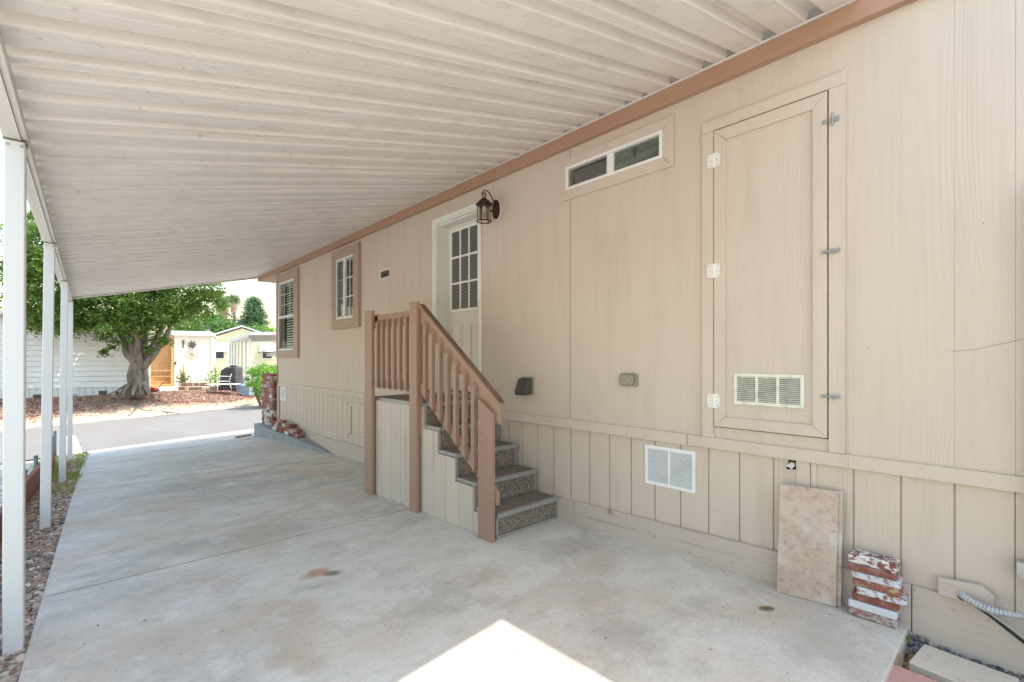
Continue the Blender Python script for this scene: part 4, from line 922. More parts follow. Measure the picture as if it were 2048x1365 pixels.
# ------------------------------------------------------------------ curb, brick pier and low brick wall by the front corner
m = MB(); ys = [7.72, 8.3, 9.0, 10.4, 11.75]; xf = [3.066, 2.95, 2.86, 2.85, 2.85]; zt = [-.262, -.20, -.142, -.14, -.14]
for i in range(4):
    a, b = ys[i], ys[i + 1]; zb0, zb1 = zs(2.9, a) - .1, zs(2.9, b) - .1
    m.hexa([(xf[i], a, zb0), (3.077, a, zb0), (3.077, b, zb1), (xf[i + 1], b, zb1), (xf[i] + .006, a, zt[i]), (3.077, a, zt[i]), (3.077, b, zt[i + 1]), (xf[i + 1] + .006, b, zt[i + 1])])
m.box(3.078, 3.5, 10.9, 11.75, -.65, -.14)
m.build('footing_curb', m_curb, None, label='grey concrete footing curb below the brick pier', cat='curb')
pier = E('brick_pier', (3.2, 11.3, -.14), 'square whitewashed red brick pier at the front corner of the home', 'brick pier')
box('mortar_core', (3.008, 3.43, 10.938, 11.69, -.139, .945), m_mortar, pier)
bmesh0 = MB().box(-.005, .085, -.095, .095, 0, .058); bw = .19; course = .068
proto = bmesh0.build('brick', m_brick, pier, .004); proto_me = proto.data; first = [proto]
def put_brick(par, x, y, z, rot, mat=None):
    if first: o = first.pop()
    else:
        o = bpy.data.objects.new('brick', proto_me); COL.objects.link(o); o.parent = par
    o.rotation_euler = (0, 0, rot); o.location = Vector((x, y, z)) - W[par.name]; W[o.name] = Vector((x, y, z)); return o
for c in range(16):
    z = -.136 + c * course; sh = (c % 2) * .1
    y = 10.93 + .095
    n = 4
    for k in range(n): # -X face
        yy = 11.035 + k * .198 - (.0 if c % 2 else .045)
        if yy < 10.98 or yy > 11.66: continue
        put_brick(pier, 3.044 + random.uniform(-.004, .004), yy, z, 0)
    for k in range(2): put_brick(pier, 3.19 + k * .2 - (.08 if c % 2 else 0) + .03, 10.965 + random.uniform(-.004, .004), z, R(90))
box('cap_course', (3.0, 3.44, 10.93, 11.70, .952, .985), m_brick, pier, .006)
lw = E('low_brick_wall', (2.95, 9.8, -.14), 'broken low brick wall running from the pier along the curb', 'brick wall')
random.seed(5)
for c in range(3):
    for k in range(7):
        yy = 9.22 + k * .2 + (.1 if c % 2 else 0)
        if (c == 2 and k in (0, 1, 4)) or yy > 10.5: continue
        put_brick(lw, 2.925 + random.uniform(-.01, .01) + .02, yy, -.138 + c * .062, R(random.uniform(-4, 4)))
        put_brick(lw, 3.025, yy + .05, -.138 + c * .062, R(random.uniform(-4, 4)))
o = MB().tbox(oriented(2.95, 9.12, R(12)), -.05, .06, -.05, .05, -.139, -.07).build('loose_brick', m_brick, None, .006, label='loose brick lying at the near end of the low brick wall', cat='brick')
MB().tbox(oriented(2.96, 9.13, R(-10)), -.05, .05, -.055, .05, -.069, .0).build('loose_brick', m_bpink, None, .02, label='rounded broken brick set on the end of the low wall', cat='brick')
MB().tbox(oriented(2.93, 10.02, R(20)), -.04, .05, -.09, .09, .05, .10).build('loose_brick', m_bred, None, .006, label='dark loose brick lying on top of the low brick wall', cat='brick')
gx, gy = 2.75, 12.0; gzv = zs(gx, gy)
MB().tbox(oriented(gx, gy, R(25)), -.25, .12, -.03, .03, gzv + .005, gzv + .045).build('timber_offcut', m_raww, None, .004, label='short wood offcut lying on the driveway by the curb', cat='wood')

# ------------------------------------------------------------------ far side of the road
def ell_points(n, c, r, rs, shell=.6):
    d = rs.normal(size=(n, 3)); d /= np.linalg.norm(d, axis=1)[:, None]; rad = shell + (1 - shell) * rs.rand(n, 1) ** .6
    return np.array(c) + d * rad * np.array(r)
def crown_points(lobes, nclump, per, cr, rs, shell=.72, droop=0):
    P = []
    tot = sum(l[1][0] * l[1][1] for l in lobes)
    for c, r in lobes:
        n = max(3, int(nclump * r[0] * r[1] / tot)); C_ = ell_points(n, c, r, rs, shell)
        for q in C_:
            s = cr * rs.uniform(.55, 1.25); p = rs.normal(size=(per, 3)) * s * np.array([.55, .55, .32]); p[:, 2] -= droop * (p[:, 0] ** 2 + p[:, 1] ** 2) / s; P.append(q + p)
    return np.vstack(P)
# fig tree
tx_, ty_, tzb = 1.55, 22.35, .04
tree = E('fig_tree', (tx_, ty_, tzb), 'broad ficus tree with thick twisted trunk across the road', 'tree')
m = MB(); rr_ = random.Random(4)
def limb(p0, p1, r0, r1, n=9, wob=.06, sw=.0, nn=9):
    p0, p1 = Vector(p0), Vector(p1); pts = []; rads = []
    for i in range(n + 1):
        t = i / n; p = p0.lerp(p1, t); p += Vector((mnoise.noise(p * 1.7 + p0 * 3), mnoise.noise(p * 1.7 + Vector((9, 0, 0)) + p0), 0)) * wob * math.sin(math.pi * min(1, t * 1.1)) * 2 + Vector((0, 0, sw * math.sin(math.pi * t)))
        pts.append(p); rads.append((r0 * (1 - t) + r1 * t) * (1 + .14 * mnoise.noise(p * 4)))
    m.tube(pts, rads, nn)
def cd(a, b, z): # a: to the right across view, b: toward the camera
    r_ = Vector((.74, -.673, 0)); f_ = Vector((.673, .74, 0)); return Vector((tx_, ty_, 0)) + r_ * a - f_ * b + Vector((0, 0, z))
for i in range(13):   # fluted trunk strands
    a = i * 6.283 / 13; c, s = math.cos(a), math.sin(a); a2 = a + (1.3 if i % 3 else -.9)
    limb(cd(.34 * c, .30 * s, tzb - .1), cd(.16 * math.cos(a2), .14 * math.sin(a2), 1.15 + .3 * rr_.random()), .085, .075, 10, .06)
limb(cd(0, 0, tzb - .1), cd(.0, 0, 1.15), .21, .17, 6, .02, nn=12)
for a, L, th in ((3.1, .95, .10), (2.7, .7, .08), (.3, .75, .11), (-.2, .55, .09), (1.2, .9, .09), (1.9, .8, .08), (.8, .8, .08), (2.3, 1.3, .05), (.55, 1.2, .05)):
    c, s = math.cos(a), math.sin(a); limb(cd(.2 * c, .2 * s, tzb + .38), cd(L * .72 * c, L * .72 * s, tzb - .06), th * 1.1, th * .45, 8, .05)
for (a, b, z, r0, r1, ox, oz) in ((-.62, .1, 2.3, .15, .10, -.10, 1.0), (-.28, .2, 2.6, .14, .10, -.04, 1.1), (.10, -.1, 2.7, .14, .10, .03, 1.1), (.85, .05, 1.85, .14, .10, .12, .95), (-.75, -.5, 2.6, .15, .08, -.1, 1.1), (.3, .6, 2.4, .13, .08, .1, 1.0), (.5, -.6, 2.6, .15, .08, .1, 1.0)):
    limb(cd(ox, 0, oz), cd(a, b, z), r0, r1, 8, .08)
for (a, b, z, a1, b1, z1) in ((.85, .05, 1.75, 1.5, .3, 2.7), (.85, .05, 1.75, 1.1, -.3, 2.9), (-.62, .1, 2.3, -1.7, .6, 3.6), (-.28, .2, 2.6, -.9, 1.0, 4.2), (.1, -.1, 2.7, .6, .8, 4.4), (.1, -.1, 2.7, 1.6, .2, 4.0), (-.75, -.5, 2.6, -2.2, -.8, 4.2), (-.62, .1, 2.3, -1.1, 1.2, 3.3)):
    limb(cd(a, b, z), cd(a1, b1, z1), .11, .035, 7, .1, nn=7)
m.build('trunk', m_bark, tree, smooth=True)
L_ = [(cd(-1.7, .2, 4.0), (2.2, 2.1, 1.35)), (cd(.9, .4, 3.9), (2.0, 1.9, 1.3)), (cd(-3.0, -.2, 4.5), (1.5, 1.5, 1.3)), (cd(1.9, .2, 4.1), (1.2, 1.3, 1.0)), (cd(-.6, .2, 5.0), (2.6, 2.3, 1.5)),
      (cd(-2.9, .2, 5.6), (1.4, 1.4, 1.1)), (cd(-.5, .9, 3.1), (1.4, 1.1, .7)), (cd(-1.9, .9, 3.1), (1.1, .9, .7)), (cd(1.3, .9, 3.15), (1.0, .8, .6)), (cd(-3.2, .5, 3.3), (.8, .8, .7)), (cd(2.6, .4, 4.5), (.6, .7, .7)), (cd(-2.9, 0, 6.5), (.7, .7, .6)), (cd(-1.0, 1.0, 2.75), (1.1, .6, .45)), (cd(.3, 1.1, 2.6), (.9, .5, .42)), (cd(1.5, .9, 2.85), (.9, .6, .4)), (cd(-2.3, .8, 2.7), (.8, .7, .5)), (cd(2.5, 0, 3.5), (.6, .8, .5)), (cd(-3.3, .3, 2.9), (.6, .6, .4)), (cd(-3.6, .4, 5.2), (.8, .8, 1.2))]
Pn = crown_points(L_, 820, 84, .36, RS, .66, .25)
leaf_obj('crown', Pn, .125, RS, m_fig, tree, aspect=2.3, flatness=.7)
P = crown_points([(cd(.75, .25, 1.75), (.35, .3, .3)), (cd(1.15, .3, 2.1), (.3, .3, .2)), (cd(-.95, .2, 1.55), (.28, .25, .25)), (cd(-.5, .3, 2.15), (.5, .3, .25)), (cd(.1, .45, 2.2), (.4, .3, .25))], 26, 60, .2, RS, .4, .2)
leaf_obj('trunk_shoots', P, .11, RS, m_fig, tree, aspect=2.0, label='leafy shoots sprouting on the fig trunk')
# mulch
pts = []; V = []; Fm = []
def chips(n, fn, size, seed, name, mat, label, cat):
    rs = np.random.RandomState(seed); V = []; Fm = []; k = 0
    while k < n:
        p = fn(rs)
        if p is None: continue
        s = size * rs.uniform(.5, 1.6); d = rs.normal(size=(4, 3)) * s * np.array([1, 1, .35]) * .6; b = len(V); V += [tuple(np.array(p) + q) for q in d]; Fm += [(b, b + 1, b + 2), (b, b + 2, b + 3), (b, b + 3, b + 1), (b + 1, b + 3, b + 2)]; k += 1
    m = MB(); m.v = V; m.f = Fm; return m.build(name, mat, None, keep=True, kind='stuff', label=label, cat=cat)
def fm(rs):
    s, n = rs.uniform(-5, 9), RW + .5 + 6 * rs.rand() ** 1.3
    if n < RW + 1.3 + .5 * mnoise.noise(Vector((s, n, 0)) * .8) and rs.rand() < .85: return None
    if n > RW + 5.2: return None
    x, y, _ = RP(s, n); return (x, y, far_z(x, y) + .015)
chips(22000, fm, .037, 9, 'mulch', m_mulch, 'reddish bark mulch on the bank across the road', 'mulch')
# surface roots
rt = MB()
for pl in ([(.1, .5), (.9, .9), (1.6, .8), (2.3, 1.1)], [(-.2, .4), (-.7, .9), (-1.5, 1.1)], [(.3, .4), (.7, 1.1), (1.0, 1.7)], [(-.4, .3), (-1.2, .5), (-2.0, .6)]):
    pp = [cd(a, b, 0) for a, b in pl]; pp = [Vector((p.x, p.y, far_z(p.x, p.y) - .01)) for p in pp]; rt.tube(pp, [.045, .032, .022, .012][:len(pp)], 7)
rt.build('surface_roots', m_bark, tree, smooth=True)

# white lap-sided house
HT = frame_of((-1.59, 24.97, -.19), (.957, -.289))
wh = E('white_house', HT(-2, 0, 0), 'long white lap sided house behind the fig tree', 'house')
S0, S1 = -9.0, 3.7
MB().tbox(HT, S0, S1, -.35, -.03, -.2, 3.05).build('wall', m_lap, wh); MB().tbox(HT, S0, S1 - 1.9, -4.5, -.351, -.2, 3.05).build('wall', m_lap, wh)
lap = .1975; k = 0; z = .42
while z < 3.05:
    for a, b in ((S0, -.052), (.052, S1)):
        m = MB(); v = [HT(a, -.03, z), HT(b, -.03, z), HT(b, .024, z), HT(a, .024, z), HT(a, -.03, z + lap - .014), HT(b, -.03, z + lap - .014), HT(b, -.010, z + lap - .014), HT(a, -.010, z + lap - .014)]
        m.hexa(v).build('lap_board', m_lap, wh)
    z += lap
MB().tbox(HT, -.05, .05, -.01, .035, .42, 3.1).build('joint_batten', m_lap, wh)
MB().tbox(HT, S1 - .0, S1 + .05, -.1, .03, .0, 3.1).build('corner_trim', m_lap, wh)
MB().tbox(HT, S0, S1, -.03, .03, .385, .419).build('starter_strip', m_roofw, wh)
s_ = S0
while s_ < S1 - .05:
    e = min(s_ + .203, S1); MB().tbox(HT, s_ + .006, e - .006, -.028, -.002, -.2, .383).build('skirting_panel', m_skirt, wh); s_ += .203
for i, (a, b, z0, z1) in enumerate(((-.55, -.3, .02, .17), (.25, .55, .03, .16), (1.05, 1.5, .04, .14), (2.15, 2.4, .0, .24), (2.65, 3.3, .0, .2))):
    MB().tbox(HT, a, b, .0, .012, z0, z1).build('skirting_vent', m_hood if i != 2 else m_roofg, wh)
MB().tbox(HT, S0 - .3, S1 + .1, -.6, .35, 3.1, 3.22).build('roof', m_roofw, wh); MB().tbox(HT, S0 - .3, S1 - 1.7, -4.8, -.601, 3.1, 3.22).build('roof', m_roofw, wh)
MB().tbox(HT, S0, S1, -.0, .33, 3.05, 3.095).build('soffit', m_roofg, wh)

# cream house with orange door
CT = frame_of((2.55, 30.5, -.16), (.985, .1))     # recessed door bay
# shed block in front-right
ST = frame_of((3.52, 29.94, -.16), (.972, -.235))
ch = E('cream_house', (3.5, 30.5, -.16), 'bright cream stucco house with a tan door and wall ornaments', 'house')
MB().tbox(ST, 0, 1.66, -3, 0, 0, 2.66).build('wall', m_cream, ch)
MB().tbox(ST, -.12, 1.76, -3.1, .14, 2.661, 2.74).build('roof_edge', m_roofw, ch); MB().tbox(ST, -.2, 1.60, -3.2, .0, 2.741, 2.9).build('roof', m_roofw, ch)
MB().tube([ST(1.635, .05, 0), ST(1.635, .05, 2.66)], .03, 8).build('downspout', m_roofw, ch)
MB().tbox(ST, -4.5, -.003, -2.8, -1.0, 0, 2.75).build('wall', m_cream, ch)
MB().tbox(ST, -4.6, -.01, -2.9, -.75, 2.76, 2.85).build('roof', m_roofw, ch)
MB().tbox(ST, -1.35, -.13, -.999, -.96, .25, 2.6).build('door_casing', m_orange, ch)
od = MB().tbox(ST, -1.15, -.27, -.959, -.93, .45, 2.45).build('door', M('tan_door_paint', '#d6ad7a', .5), ch)
for a, b, c, d in ((-1.07, -.75, .6, 1.25), (-.67, -.35, .6, 1.25), (-1.07, -.75, 1.4, 2.3), (-.67, -.35, 1.4, 2.3)):
    m = MB(); m.tbox(ST, a, b, -.929, -.918, c, c + .03); m.tbox(ST, a, b, -.929, -.918, d - .03, d); m.tbox(ST, a, a + .03, -.929, -.918, c + .03, d - .03); m.tbox(ST, b - .03, b, -.929, -.918, c + .03, d - .03); m.build('door_moulding', m_orange, od)
for k in range(3): MB().tbox(ST, -1.3, -.12, -.958 + (2 - k) * .0, -.45 + (2 - k) * .27, .0 + k * .15 + (.001 if k else 0), .15 + k * .15).build('door_step', m_orange, ch)
m = MB()
for a, h in ((-1.3, .1), (-.13, .1)):
    m.tbox(ST, a, a + .05, .02, .07, 0, 1.0)
m.tbox(ST, -1.3, -.08, .025, .065, .52, .56); m.tbox(ST, -1.3, -.08, .025, .065, .82, .86); m.tbox(ST, -.125, -.085, -.95, .02, .8, .85); m.build('step_rail', m_orange, ch)
MB().tbox(ST, -.12, -.02, -.9, .02, 0, 2.6).build('corner_post', m_orange, ch)
MB().tube([ST(.06, .03, 1.15), ST(.06, .03, 1.3)], [.05, .03], 8).build('porch_light', m_hood, ch)
# ornaments
m = MB(); cx_, cz_ = .78, 2.18
for k in range(8):
    a = k * math.pi / 4 + .2; c, s = math.cos(a), math.sin(a); c2, s2 = -s, c
    m.add([ST(cx_, .06, cz_), ST(cx_ + .12 * c + .045 * c2, .05, cz_ + .12 * s + .045 * s2), ST(cx_ + .25 * c, .03, cz_ + .25 * s), ST(cx_ + .12 * c - .045 * c2, .05, cz_ + .12 * s - .045 * s2), ST(cx_ + .12 * c, .08, cz_ + .12 * s)], [(0, 1, 4), (1, 2, 4), (2, 3, 4), (3, 0, 4), (0, 3, 2, 1)])
m.build('flower_ornament', m_bronzeflower, None, label='dark metal flower ornament on the cream wall', cat='wall ornament')
m = MB(); cx_, cz_ = .76, 1.66
m.tube([ST(cx_ + .27 * math.cos(t), .03, cz_ + .22 * math.sin(t)) for t in np.linspace(0, 6.283, 25)], .012, 5)
m.tube([ST(cx_ + a, .04, cz_ + b) for a, b in ((-.14, -.02), (-.1, .06), (-.02, .08), (.04, .02), (0, -.05), (.08, -.09), (.14, -.03))], .022, 5)
m.tube([ST(cx_ + a, .05, cz_ + b) for a, b in ((-.05, .0), (.05, .05), (.12, .04))], .02, 5)
m.build('swan_ornament', M('pewter_metal', '#8f8d88', .5), None, label='round white wire bird ornament below the metal flower', cat='wall ornament')
m = MB(); m.tbox(ST, .36, .44, .01, .06, 2.2, 2.42); m.tbox(ST, .38, .42, .01, .04, 2.0, 2.199); m.build('hanging_ornament', m_bronzeflower, None, label='small rusty hanging ornament left of the metal flower', cat='wall ornament')
MB().tube([(5.9, 35.2, 2.4), (5.9, 35.2, 3.15)], .1, 10).build('roof_flue', m_steel, None, label='grey metal flue pipe rising above the cream house roof', cat='flue')
MB().tube([(5.9, 35.2, 3.151), (5.9, 35.2, 3.30)], .16, 10).build('flue_cap', m_hood, bpy.data.objects['roof_flue'])

# pale yellow house behind with gable
GT0 = frame_of((7.39, 41.96, -.12), (.93, -.37)); GT = lambda s, h, z: GT0(s * 1.12, h, z * 1.09)
gh = E('yellow_house', (9, 41, -.12), 'pale yellow gabled mobile home with white window awnings', 'house')
MB().tbox(GT, -1.5, 9, -6, 0, 0, 2.55).build('wall', m_cream2, gh)
MB().prism([(-.6, 2.56), (1.72, 3.45), (4.1, 2.56)], lambda a, b, d: GT(a, d, b), -6, -.02).build('gable', m_cream2, gh)
MB().prism([(-.9, 2.56), (1.72, 3.54), (4.4, 2.56), (4.4, 2.64), (1.72, 3.64), (-.9, 2.64)], lambda a, b, d: GT(a, d, b), -6.2, .25).build('roof', m_roofw, gh)
MB().tbox(GT, 4.2, 9.3, -6.2, .3, 2.56, 2.68).build('roof', m_roofw, gh)
MB().tbox(GT, -1.5, 9, .0, .03, .78, .83).build('belt_trim', m_cream, gh)
MB().tbox(GT, 1.70, 1.74, -.018, .0, 2.6, 3.4).build('gable_batten', m_cream, gh)
for a in (0.0, 2.95):
    b = a + .92
    MB().hexa([GT(a - .1, .0, 2.35), GT(b + .1, .0, 2.35), GT(b + .1, .5, 1.75), GT(a - .1, .5, 1.75), GT(a - .1, .0, 2.40), GT(b + .1, .0, 2.40), GT(b + .1, .53, 1.80), GT(a - .1, .53, 1.80)]).build('window_awning', m_roofw, gh)
    wn = MB(); wn.tbox(GT, a, b, .0, .05, 1.25, 2.2); wn = wn.build('window', m_cream, gh); MB().tbox(GT, a + .05, a + .62, .0505, .06, 1.3, 2.15).build('pane', M('dark_pane', '#3c444a', .15) if a == 0 else bpy.data.materials['dark_pane'], wn); MB().tbox(GT, a + .66, b - .04, .0505, .06, 1.3, 2.15).build('pane', m_cream2, wn)
# its carport: posts marching back
nc = E('distant_carport', (7.5, 33, -.12), 'white flat carport with a row of slim posts beside the yellow house', 'carport')
pa, pb = Vector((6.34, 26.9, 0)), Vector((7.63, 37.7, 0))
for k in range(7):
    p = pa.lerp(pb, (k / 6) ** 1.0); MB().tbox(oriented(p.x, p.y, 0), -.05, .05, -.05, .05, -.2, 2.30).build('post', m_post, nc)
dv = (pb - pa).normalized(); rt_ = Vector((dv.y, -dv.x, 0)); A_, B_ = pa - dv * .4, pb + dv * .4
def q3(p, z): return (p.x, p.y, z)
a0, a1 = A_ - rt_ * .1, A_ + rt_ * 4.5; b0, b1 = B_ - rt_ * .1, B_ + rt_ * 4.5
MB().hexa([q3(a0, 2.42), q3(a1, 2.62), q3(b1, 2.62), q3(b0, 2.42), q3(a0, 2.50), q3(a1, 2.70), q3(b1, 2.70), q3(b0, 2.50)]).build('roof_deck', m_roofg, nc)
MB().hexa([q3(a0 - rt_ * .06, 2.36), q3(a0 - rt_ * .003, 2.36), q3(b0 - rt_ * .003, 2.36), q3(b0 - rt_ * .06, 2.36), q3(a0 - rt_ * .06, 2.56), q3(a0 - rt_ * .003, 2.56), q3(b0 - rt_ * .003, 2.56), q3(b0 - rt_ * .06, 2.56)]).build('side_fascia', m_skirt, nc)
MB().hexa([q3(a0 - dv * .05, 2.50), q3(a1 - dv * .05, 2.66), q3(a1 - dv * .004, 2.66), q3(a0 - dv * .004, 2.50), q3(a0 - dv * .05, 2.62), q3(a1 - dv * .05, 2.84), q3(a1 - dv * .004, 2.84), q3(a0 - dv * .004, 2.62)]).build('end_fascia', m_roofw, nc)
MB().hexa([q3(pa.lerp(pb, .02) - rt_ * .05, 2.305), q3(pa + rt_ * .05, 2.305), q3(pb + rt_ * .05, 2.305), q3(pb - rt_ * .05, 2.305), q3(pa - rt_ * .05, 2.36), q3(pa + rt_ * .05, 2.36), q3(pb + rt_ * .05, 2.36), q3(pb - rt_ * .05, 2.36)]).build('beam', m_post, nc)
# second awning structure right edge
ag = E('folding_awning', (9.2, 31, 1.2), 'white patio awning with slanting arms behind the hedge', 'awning')
def dd(px, py, d):
    a = (px - 1024) / 943; S_, C_ = .6734, .7393; return Vector(((S_ + C_ * a) * d, (C_ - S_ * a) * d, CAMZ + (716 - py) / 943 * d))
MB().tube([dd(516, 706, 30), dd(560, 694, 30)], .03, 5).build('arm', m_roofg, ag); MB().tube([dd(530, 708, 30), dd(565, 700, 30)], .03, 5).build('arm', m_roofg, ag)
p0, p1, p2, p3 = dd(533, 709, 30.2), dd(570, 697, 30.2), dd(570, 712, 31), dd(533, 712, 31)
th = Vector((0, 0, -.04)); MB().hexa([p0 + th, p1 + th, p2 + th, p3 + th, p0, p1, p2, p3]).build('awning_cloth', m_roofw, ag)

# patio things
def at(px, py, d): v = dd(px, py, d); v.z = far_z(v.x, v.y); return v
g0 = at(463, 781, 22); GZ = frame_of(g0, (.74, -.673))
gr = E('covered_grill', g0, 'barbecue grill under a dark grey cover on the patio', 'grill')
m = MB(); prof = [(-.38, 0), (-.36, .75), (-.33, .92), (-.1, 1.07), (.36, 1.07), (.38, .9), (.39, 0)]
m.prism(prof, lambda a, b, d: GZ(a, d, b), -.3, .3); m.build('cover', m_grill, gr, .04)
MB().tbox(GZ, -.02, .22, -.1, .1, 1.071, 1.15).build('cover_vent', m_grill, gr, .02)
m = MB(); m.tbox(GZ, -.41, .42, -.31, .33, .02, .12); m.build('cover_hem', m_grill, gr, .02)
def bin_(px, py, d, s, lb):
    p = at(px, py, d); F_ = frame_of(p, (.74, -.673)); b = E('storage_bin', p, lb, 'bin', 'blue storage bins')
    m = MB(); a, c = .16 * s, .2 * s; m.hexa([F_(-a, -a, 0), F_(a, -a, 0), F_(a, a, 0), F_(-a, a, 0), F_(-c, -c, .36 * s), F_(c, -c, .36 * s), F_(c, c, .36 * s), F_(-c, c, .36 * s)]); m.build('tub', m_bin, b, .01)
    MB().tbox(F_, -.22 * s, .22 * s, -.22 * s, .22 * s, .361 * s, .41 * s).build('lid', m_bin, b, .01)
bin_(482, 787, 21.6, .85, 'rear left blue storage bin beside the grill'); bin_(494.5, 787, 20.9, 1.12, 'front right blue storage bin nearest the hedge')
def chair(p, rot, lb):
    c = E('patio_chair', p, lb, 'chair', 'white metal patio chairs'); d = (math.cos(rot), math.sin(rot)); F_ = frame_of(p, d)
    mw = m_white
    MB().tbox(F_, -.24, .24, -.22, .24, .40, .43).build('seat', mw, c, .01)
    m = MB(); pr = [(-.25, .44), (-.27, .7), (-.2, .88), (0, .95), (.2, .88), (.27, .7), (.25, .44)]
    m.prism(pr, lambda a, b, dd_: F_(a, -.24 - (b - .44) * .25 + dd_, b), -.012, .012); m.build('backrest', mw, c)
    for sa in (-.24, .24):
        MB().tube([F_(sa, .24, 0), F_(sa, .25, .62), F_(sa, .18, .66), F_(sa, -.28, .64)], .016, 6).build('arm', mw, c); MB().tube([F_(sa, -.3, 0), F_(sa, -.24, .42)], .016, 6).build('leg', mw, c)
    return c
chair(at(383, 776, 23.5), R(-42), 'white patio chair facing out in front of the cream wall'); chair(at(449, 779, 21.8), R(-110), 'white patio chair turned sideways in front of the grill')
tp = at(407, 778, 23); T_ = E('patio_table', tp, 'small low patio table between the two white chairs', 'table'); F_ = frame_of(tp, (.74, -.673))
MB().tbox(F_, -.3, .3, -.2, .2, .42, .445).build('tabletop', m_roofg, T_)
for a in (-.25, .25):
    for b in (-.15, .15): MB().tube([F_(a, b, 0), F_(a, b, .42)], .012, 5).build('leg', m_hood, T_)
tp = at(446, 783, 20.8); T_ = E('glass_table', tp, 'low white topped table in front of the grill', 'table'); F_ = frame_of(tp, (.74, -.673))
MB().tbox(F_, -.62, .62, -.3, .3, .40, .425).build('tabletop', m_white, T_)
for a in (-.5, .5):
    for b in (-.22, .22): MB().tube([F_(a, b, 0), F_(a, b, .40)], .014, 5).build('leg', m_steel, T_)
# garden blocks, each its own
bl = [(366, 787, 21.6, 'leftmost low dark block of the patio edging'), (386, 786, 21.5, 'dark block second from the left of the patio edging'), (400, 785, 21.5, 'long low block beside the downspout'),
      (371, 780, 21.9, 'upper left tan block of the patio edging'), (382, 779, 21.9, 'tan block in the middle of the patio edging'), (394, 779, 22, 'tan block on the right of the patio edging'), (410, 780, 22, 'pale block under the patio table'), (428, 782, 22, 'pale block right of the downspout'), (440, 781, 22, 'reddish block left of the grill')]
bp = None
for i, (px, py, d, lb) in enumerate(bl):
    p = at(px, py, d); up = .0 if i < 3 else .17
    if bp is None:
        bp = E('garden_block', p, lb, 'block', 'garden blocks edging the patio'); MB().tbox(frame_of(p, (.74, -.673)), -.15, .15, -.1, .1, 0, .17).build('block_body', m_block, bp, .01)
    else:
        c = copy_tree(bp, (p.x, p.y, p.z + up * (i < 7))); c['label'] = lb
# potted cactus
p = at(366, 780, 22.6); cc = E('potted_cactus', p, 'column cactus in a pale pot beside the tan door', 'potted plant'); F_ = frame_of(p, (.74, -.673))
MB().tube([F_(0, 0, 0), F_(0, 0, .3)], [.13, .19], 12).build('pot', m_terra, cc)
for a, h, r_ in ((-.08, .95, .045), (.03, 1.2, .05), (.1, .8, .04)): MB().tube([F_(a, 0, .28), F_(a, 0, h * .6), F_(a * 1.2, .02, h)], [r_, r_, r_ * .5], 8).build('stem', m_cactus, cc, smooth=True)
P = np.array(F_(0, 0, .45)) + RS.normal(size=(160, 3)) * np.array([.2, .2, .12]); leaf_obj('foliage', P, .12, RS, m_darkleaf, cc)
p = at(430, 778, 23.2); pl = E('potted_shrub', p, 'leggy green and orange shrub in front of the yellow house', 'plant'); F_ = frame_of(p, (.74, -.673))
P = np.array(F_(0, 0, .5)) + RS.normal(size=(420, 3)) * np.array([.22, .22, .25]); leaf_obj('foliage', P, .11, RS, m_hedge, pl)
MB().tube([F_(0, 0, 0), F_(.02, 0, .9), F_(-.05, 0, 1.3)], [.03, .02, .006], 6).build('stem', m_pbark, pl)
p = at(309, 788, 20.5); F_ = frame_of(p, (.74, -.673)); rd = E('red_yard_tool', p, 'small red plastic yard machine at the foot of the fig tree', 'garden tool')
MB().prism([(-.14, .02), (-.16, .14), (-.04, .22), (.1, .17), (.15, .04)], lambda a, b, d: F_(a, d, b), -.1, .1).build('housing', m_red, rd, .02)
MB().tube([F_(.1, 0, .1), F_(.3, 0, .35), F_(.42, 0, .4)], .014, 6).build('handle', m_black, rd)
for a in (-.1, .1): MB().tube([F_(a, -.12, .05), F_(a, .12, .05)], .05, 10).build('wheel', m_black, rd)
P = crown_points([(Vector(p) + Vector((-.1, .2, .15)), (.4, .3, .15))], 6, 50, .12, RS, .3); leaf_obj('low_plant', P, .1, RS, m_darkleaf, None, label='dark low plant behind the red yard machine', cat='plant')
q = at(385, 792, 21); MB().tbox(frame_of(q, (.9, .1)), -1.0, .4, -.05, .05, .0, .05).build('landscape_timber', m_raww, None, .005, label='pale landscape timber lying in the mulch', cat='timber')
# hedge by the pier
hp = at(528, 792, 18.2); hg = E('hedge', hp, 'bright green hedge beyond the brick pier', 'hedge')
P = crown_points([(hp + Vector((.1, 0, 1.12)), (.75, .75, .5)), (hp + Vector((.7, .5, 1.1)), (.7, .7, .55)), (hp + Vector((.15, 0, .6)), (.5, .5, .6))], 120, 70, .2, RS, .6)
leaf_obj('foliage', P, .075, RS, m_hedge, hg, aspect=2)
m = MB()
for k in range(9):
    a = k * .7; m.tube([hp + Vector((.12 * math.cos(a), .12 * math.sin(a), 0)), hp + Vector((.35 * math.cos(a), .35 * math.sin(a), .6)), hp + Vector((.5 * math.cos(a), .5 * math.sin(a), 1.1))], [.03, .02, .01], 5)
m.build('stems', m_pbark, hg)
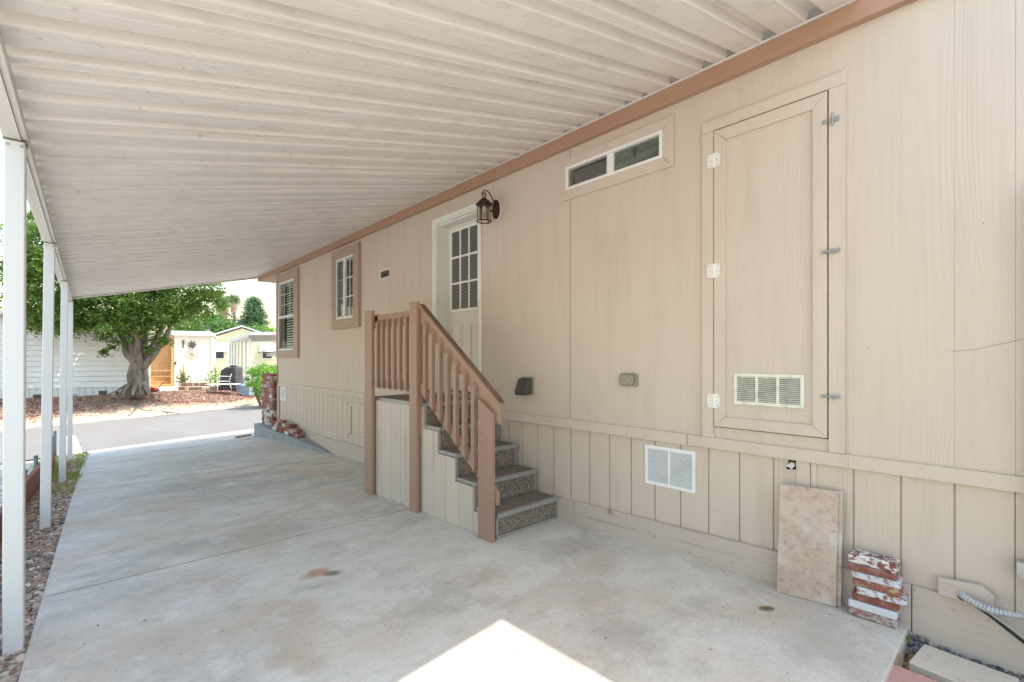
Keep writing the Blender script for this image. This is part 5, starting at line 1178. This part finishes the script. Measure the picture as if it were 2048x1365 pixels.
# background trees
def bgtree(name, label, lobes, n, per, cr, size, mat, trunk, cat='tree', group=None):
    b = E(name, trunk[0], label, cat, group); P = crown_points(lobes, n, per, cr, RS, .6); leaf_obj('crown', P, size, RS, mat, b, aspect=2)
    m = MB(); m.tube([trunk[0], (Vector(trunk[0]) + Vector(trunk[1])) / 2, trunk[1]], [trunk[2], trunk[2] * .8, trunk[2] * .4], 8); m.build('trunk', m_pbark, b, smooth=True)
def bgp(px, d, z=-.2): v = dd(px, 716, d); v.z = z; return v
for px, d, zc_, rx, rz, lb, mt_ in ((415, 46, 3.6, 2.6, 1.6, 'bright green round tree above the cream house roof', m_farleaf), (445, 52, 3.5, 2.2, 1.6, 'mid green tree behind the palm trunks', m_farleaf), (500, 55, 3.4, 3.4, 1.3, 'wide low green tree line beyond the gable', m_farleaf), (540, 60, 3.8, 3.0, 1.4, 'pale green tree at the right beyond the gable', m_hedge), (462, 75, 6.0, 3.2, 2.4, 'grey green tree beside the slim palm', m_darkleaf), (385, 48, 4.6, 3.0, 2.0, 'green tree behind the fig tree crown', m_farleaf)):
    c = bgp(px, d, zc_); b = bgp(px, d); bgtree('background_tree', lb, [(c, (rx, rx, rz)), (c + Vector((rx * .7, -.3, -.3)), (rx * .6, rx * .6, rz * .8))], 90, 60, rx * .25, .28, mt_, (b, c, .2), group='trees beyond the houses')
# pine
pb_ = bgp(508, 70); pn = E('pine_tree', pb_, 'dark conical pine rising beyond the gabled house', 'tree')
MB().tube([pb_, pb_ + Vector((0, 0, 9.9))], [.3, .05], 8).build('trunk', m_pbark, pn)
P = []
for k in range(230):
    t = RS.rand() ** .8; zz = 2.8 + 7.2 * (1 - t); rad = (.25 + 2.5 * t ** .75) * RS.uniform(.55, 1.12); a = RS.rand() * 6.283
    for j in range(2): P.append(np.array([pb_.x + rad * math.cos(a) * (.5 + .5 * j), pb_.y + rad * math.sin(a) * (.5 + .5 * j), zz + .25 * j]) + RS.normal(size=(45, 3)) * np.array([.34, .34, .22]))
leaf_obj('crown', np.vstack(P), .32, RS, m_pine, pn, aspect=4)
# palms
def palm(px, d, ztop, rad, lb, n=34):
    b = bgp(px, d); t = Vector((b.x, b.y, ztop)); pm = E('palm_tree', b, lb, 'palm', 'fan palms beyond the houses')
    MB().tube([b, b.lerp(t, .5) + Vector((.15, 0, 0)), t], [.32, .24, .2], 8).build('trunk', m_pbark, pm)
    m = MB(); m.tube([t + Vector((0, 0, -2.6)), t + Vector((0, 0, -1.4)), t + Vector((0, 0, .1))], [.3, .62, .3], 9); m.build('dead_skirt', M('dead_fronds', '#94806a', .9) if 'dead_fronds' not in bpy.data.materials else bpy.data.materials['dead_fronds'], pm)
    P = []
    for k in range(n):
        a = RS.rand() * 6.283; e = RS.uniform(-.7, 1.2); dr_ = Vector((math.cos(a) * math.cos(e), math.sin(a) * math.cos(e), math.sin(e)))
        for q in np.linspace(.15, 1, 9):
            p = t + dr_ * rad * q + Vector((0, 0, -.5 * rad * q * q * .5)); P.append(np.array(p) + RS.normal(size=(7, 3)) * (.12 + .16 * q))
    leaf_obj('fronds', np.vstack(P), .42, RS, m_palml, pm, aspect=6)
palm(468, 90, 12.3, 1.35, 'slim fan palm standing clear against the sky'); palm(446, 70, 9.6, 1.2, 'fan palm half hidden behind the fig tree crown')
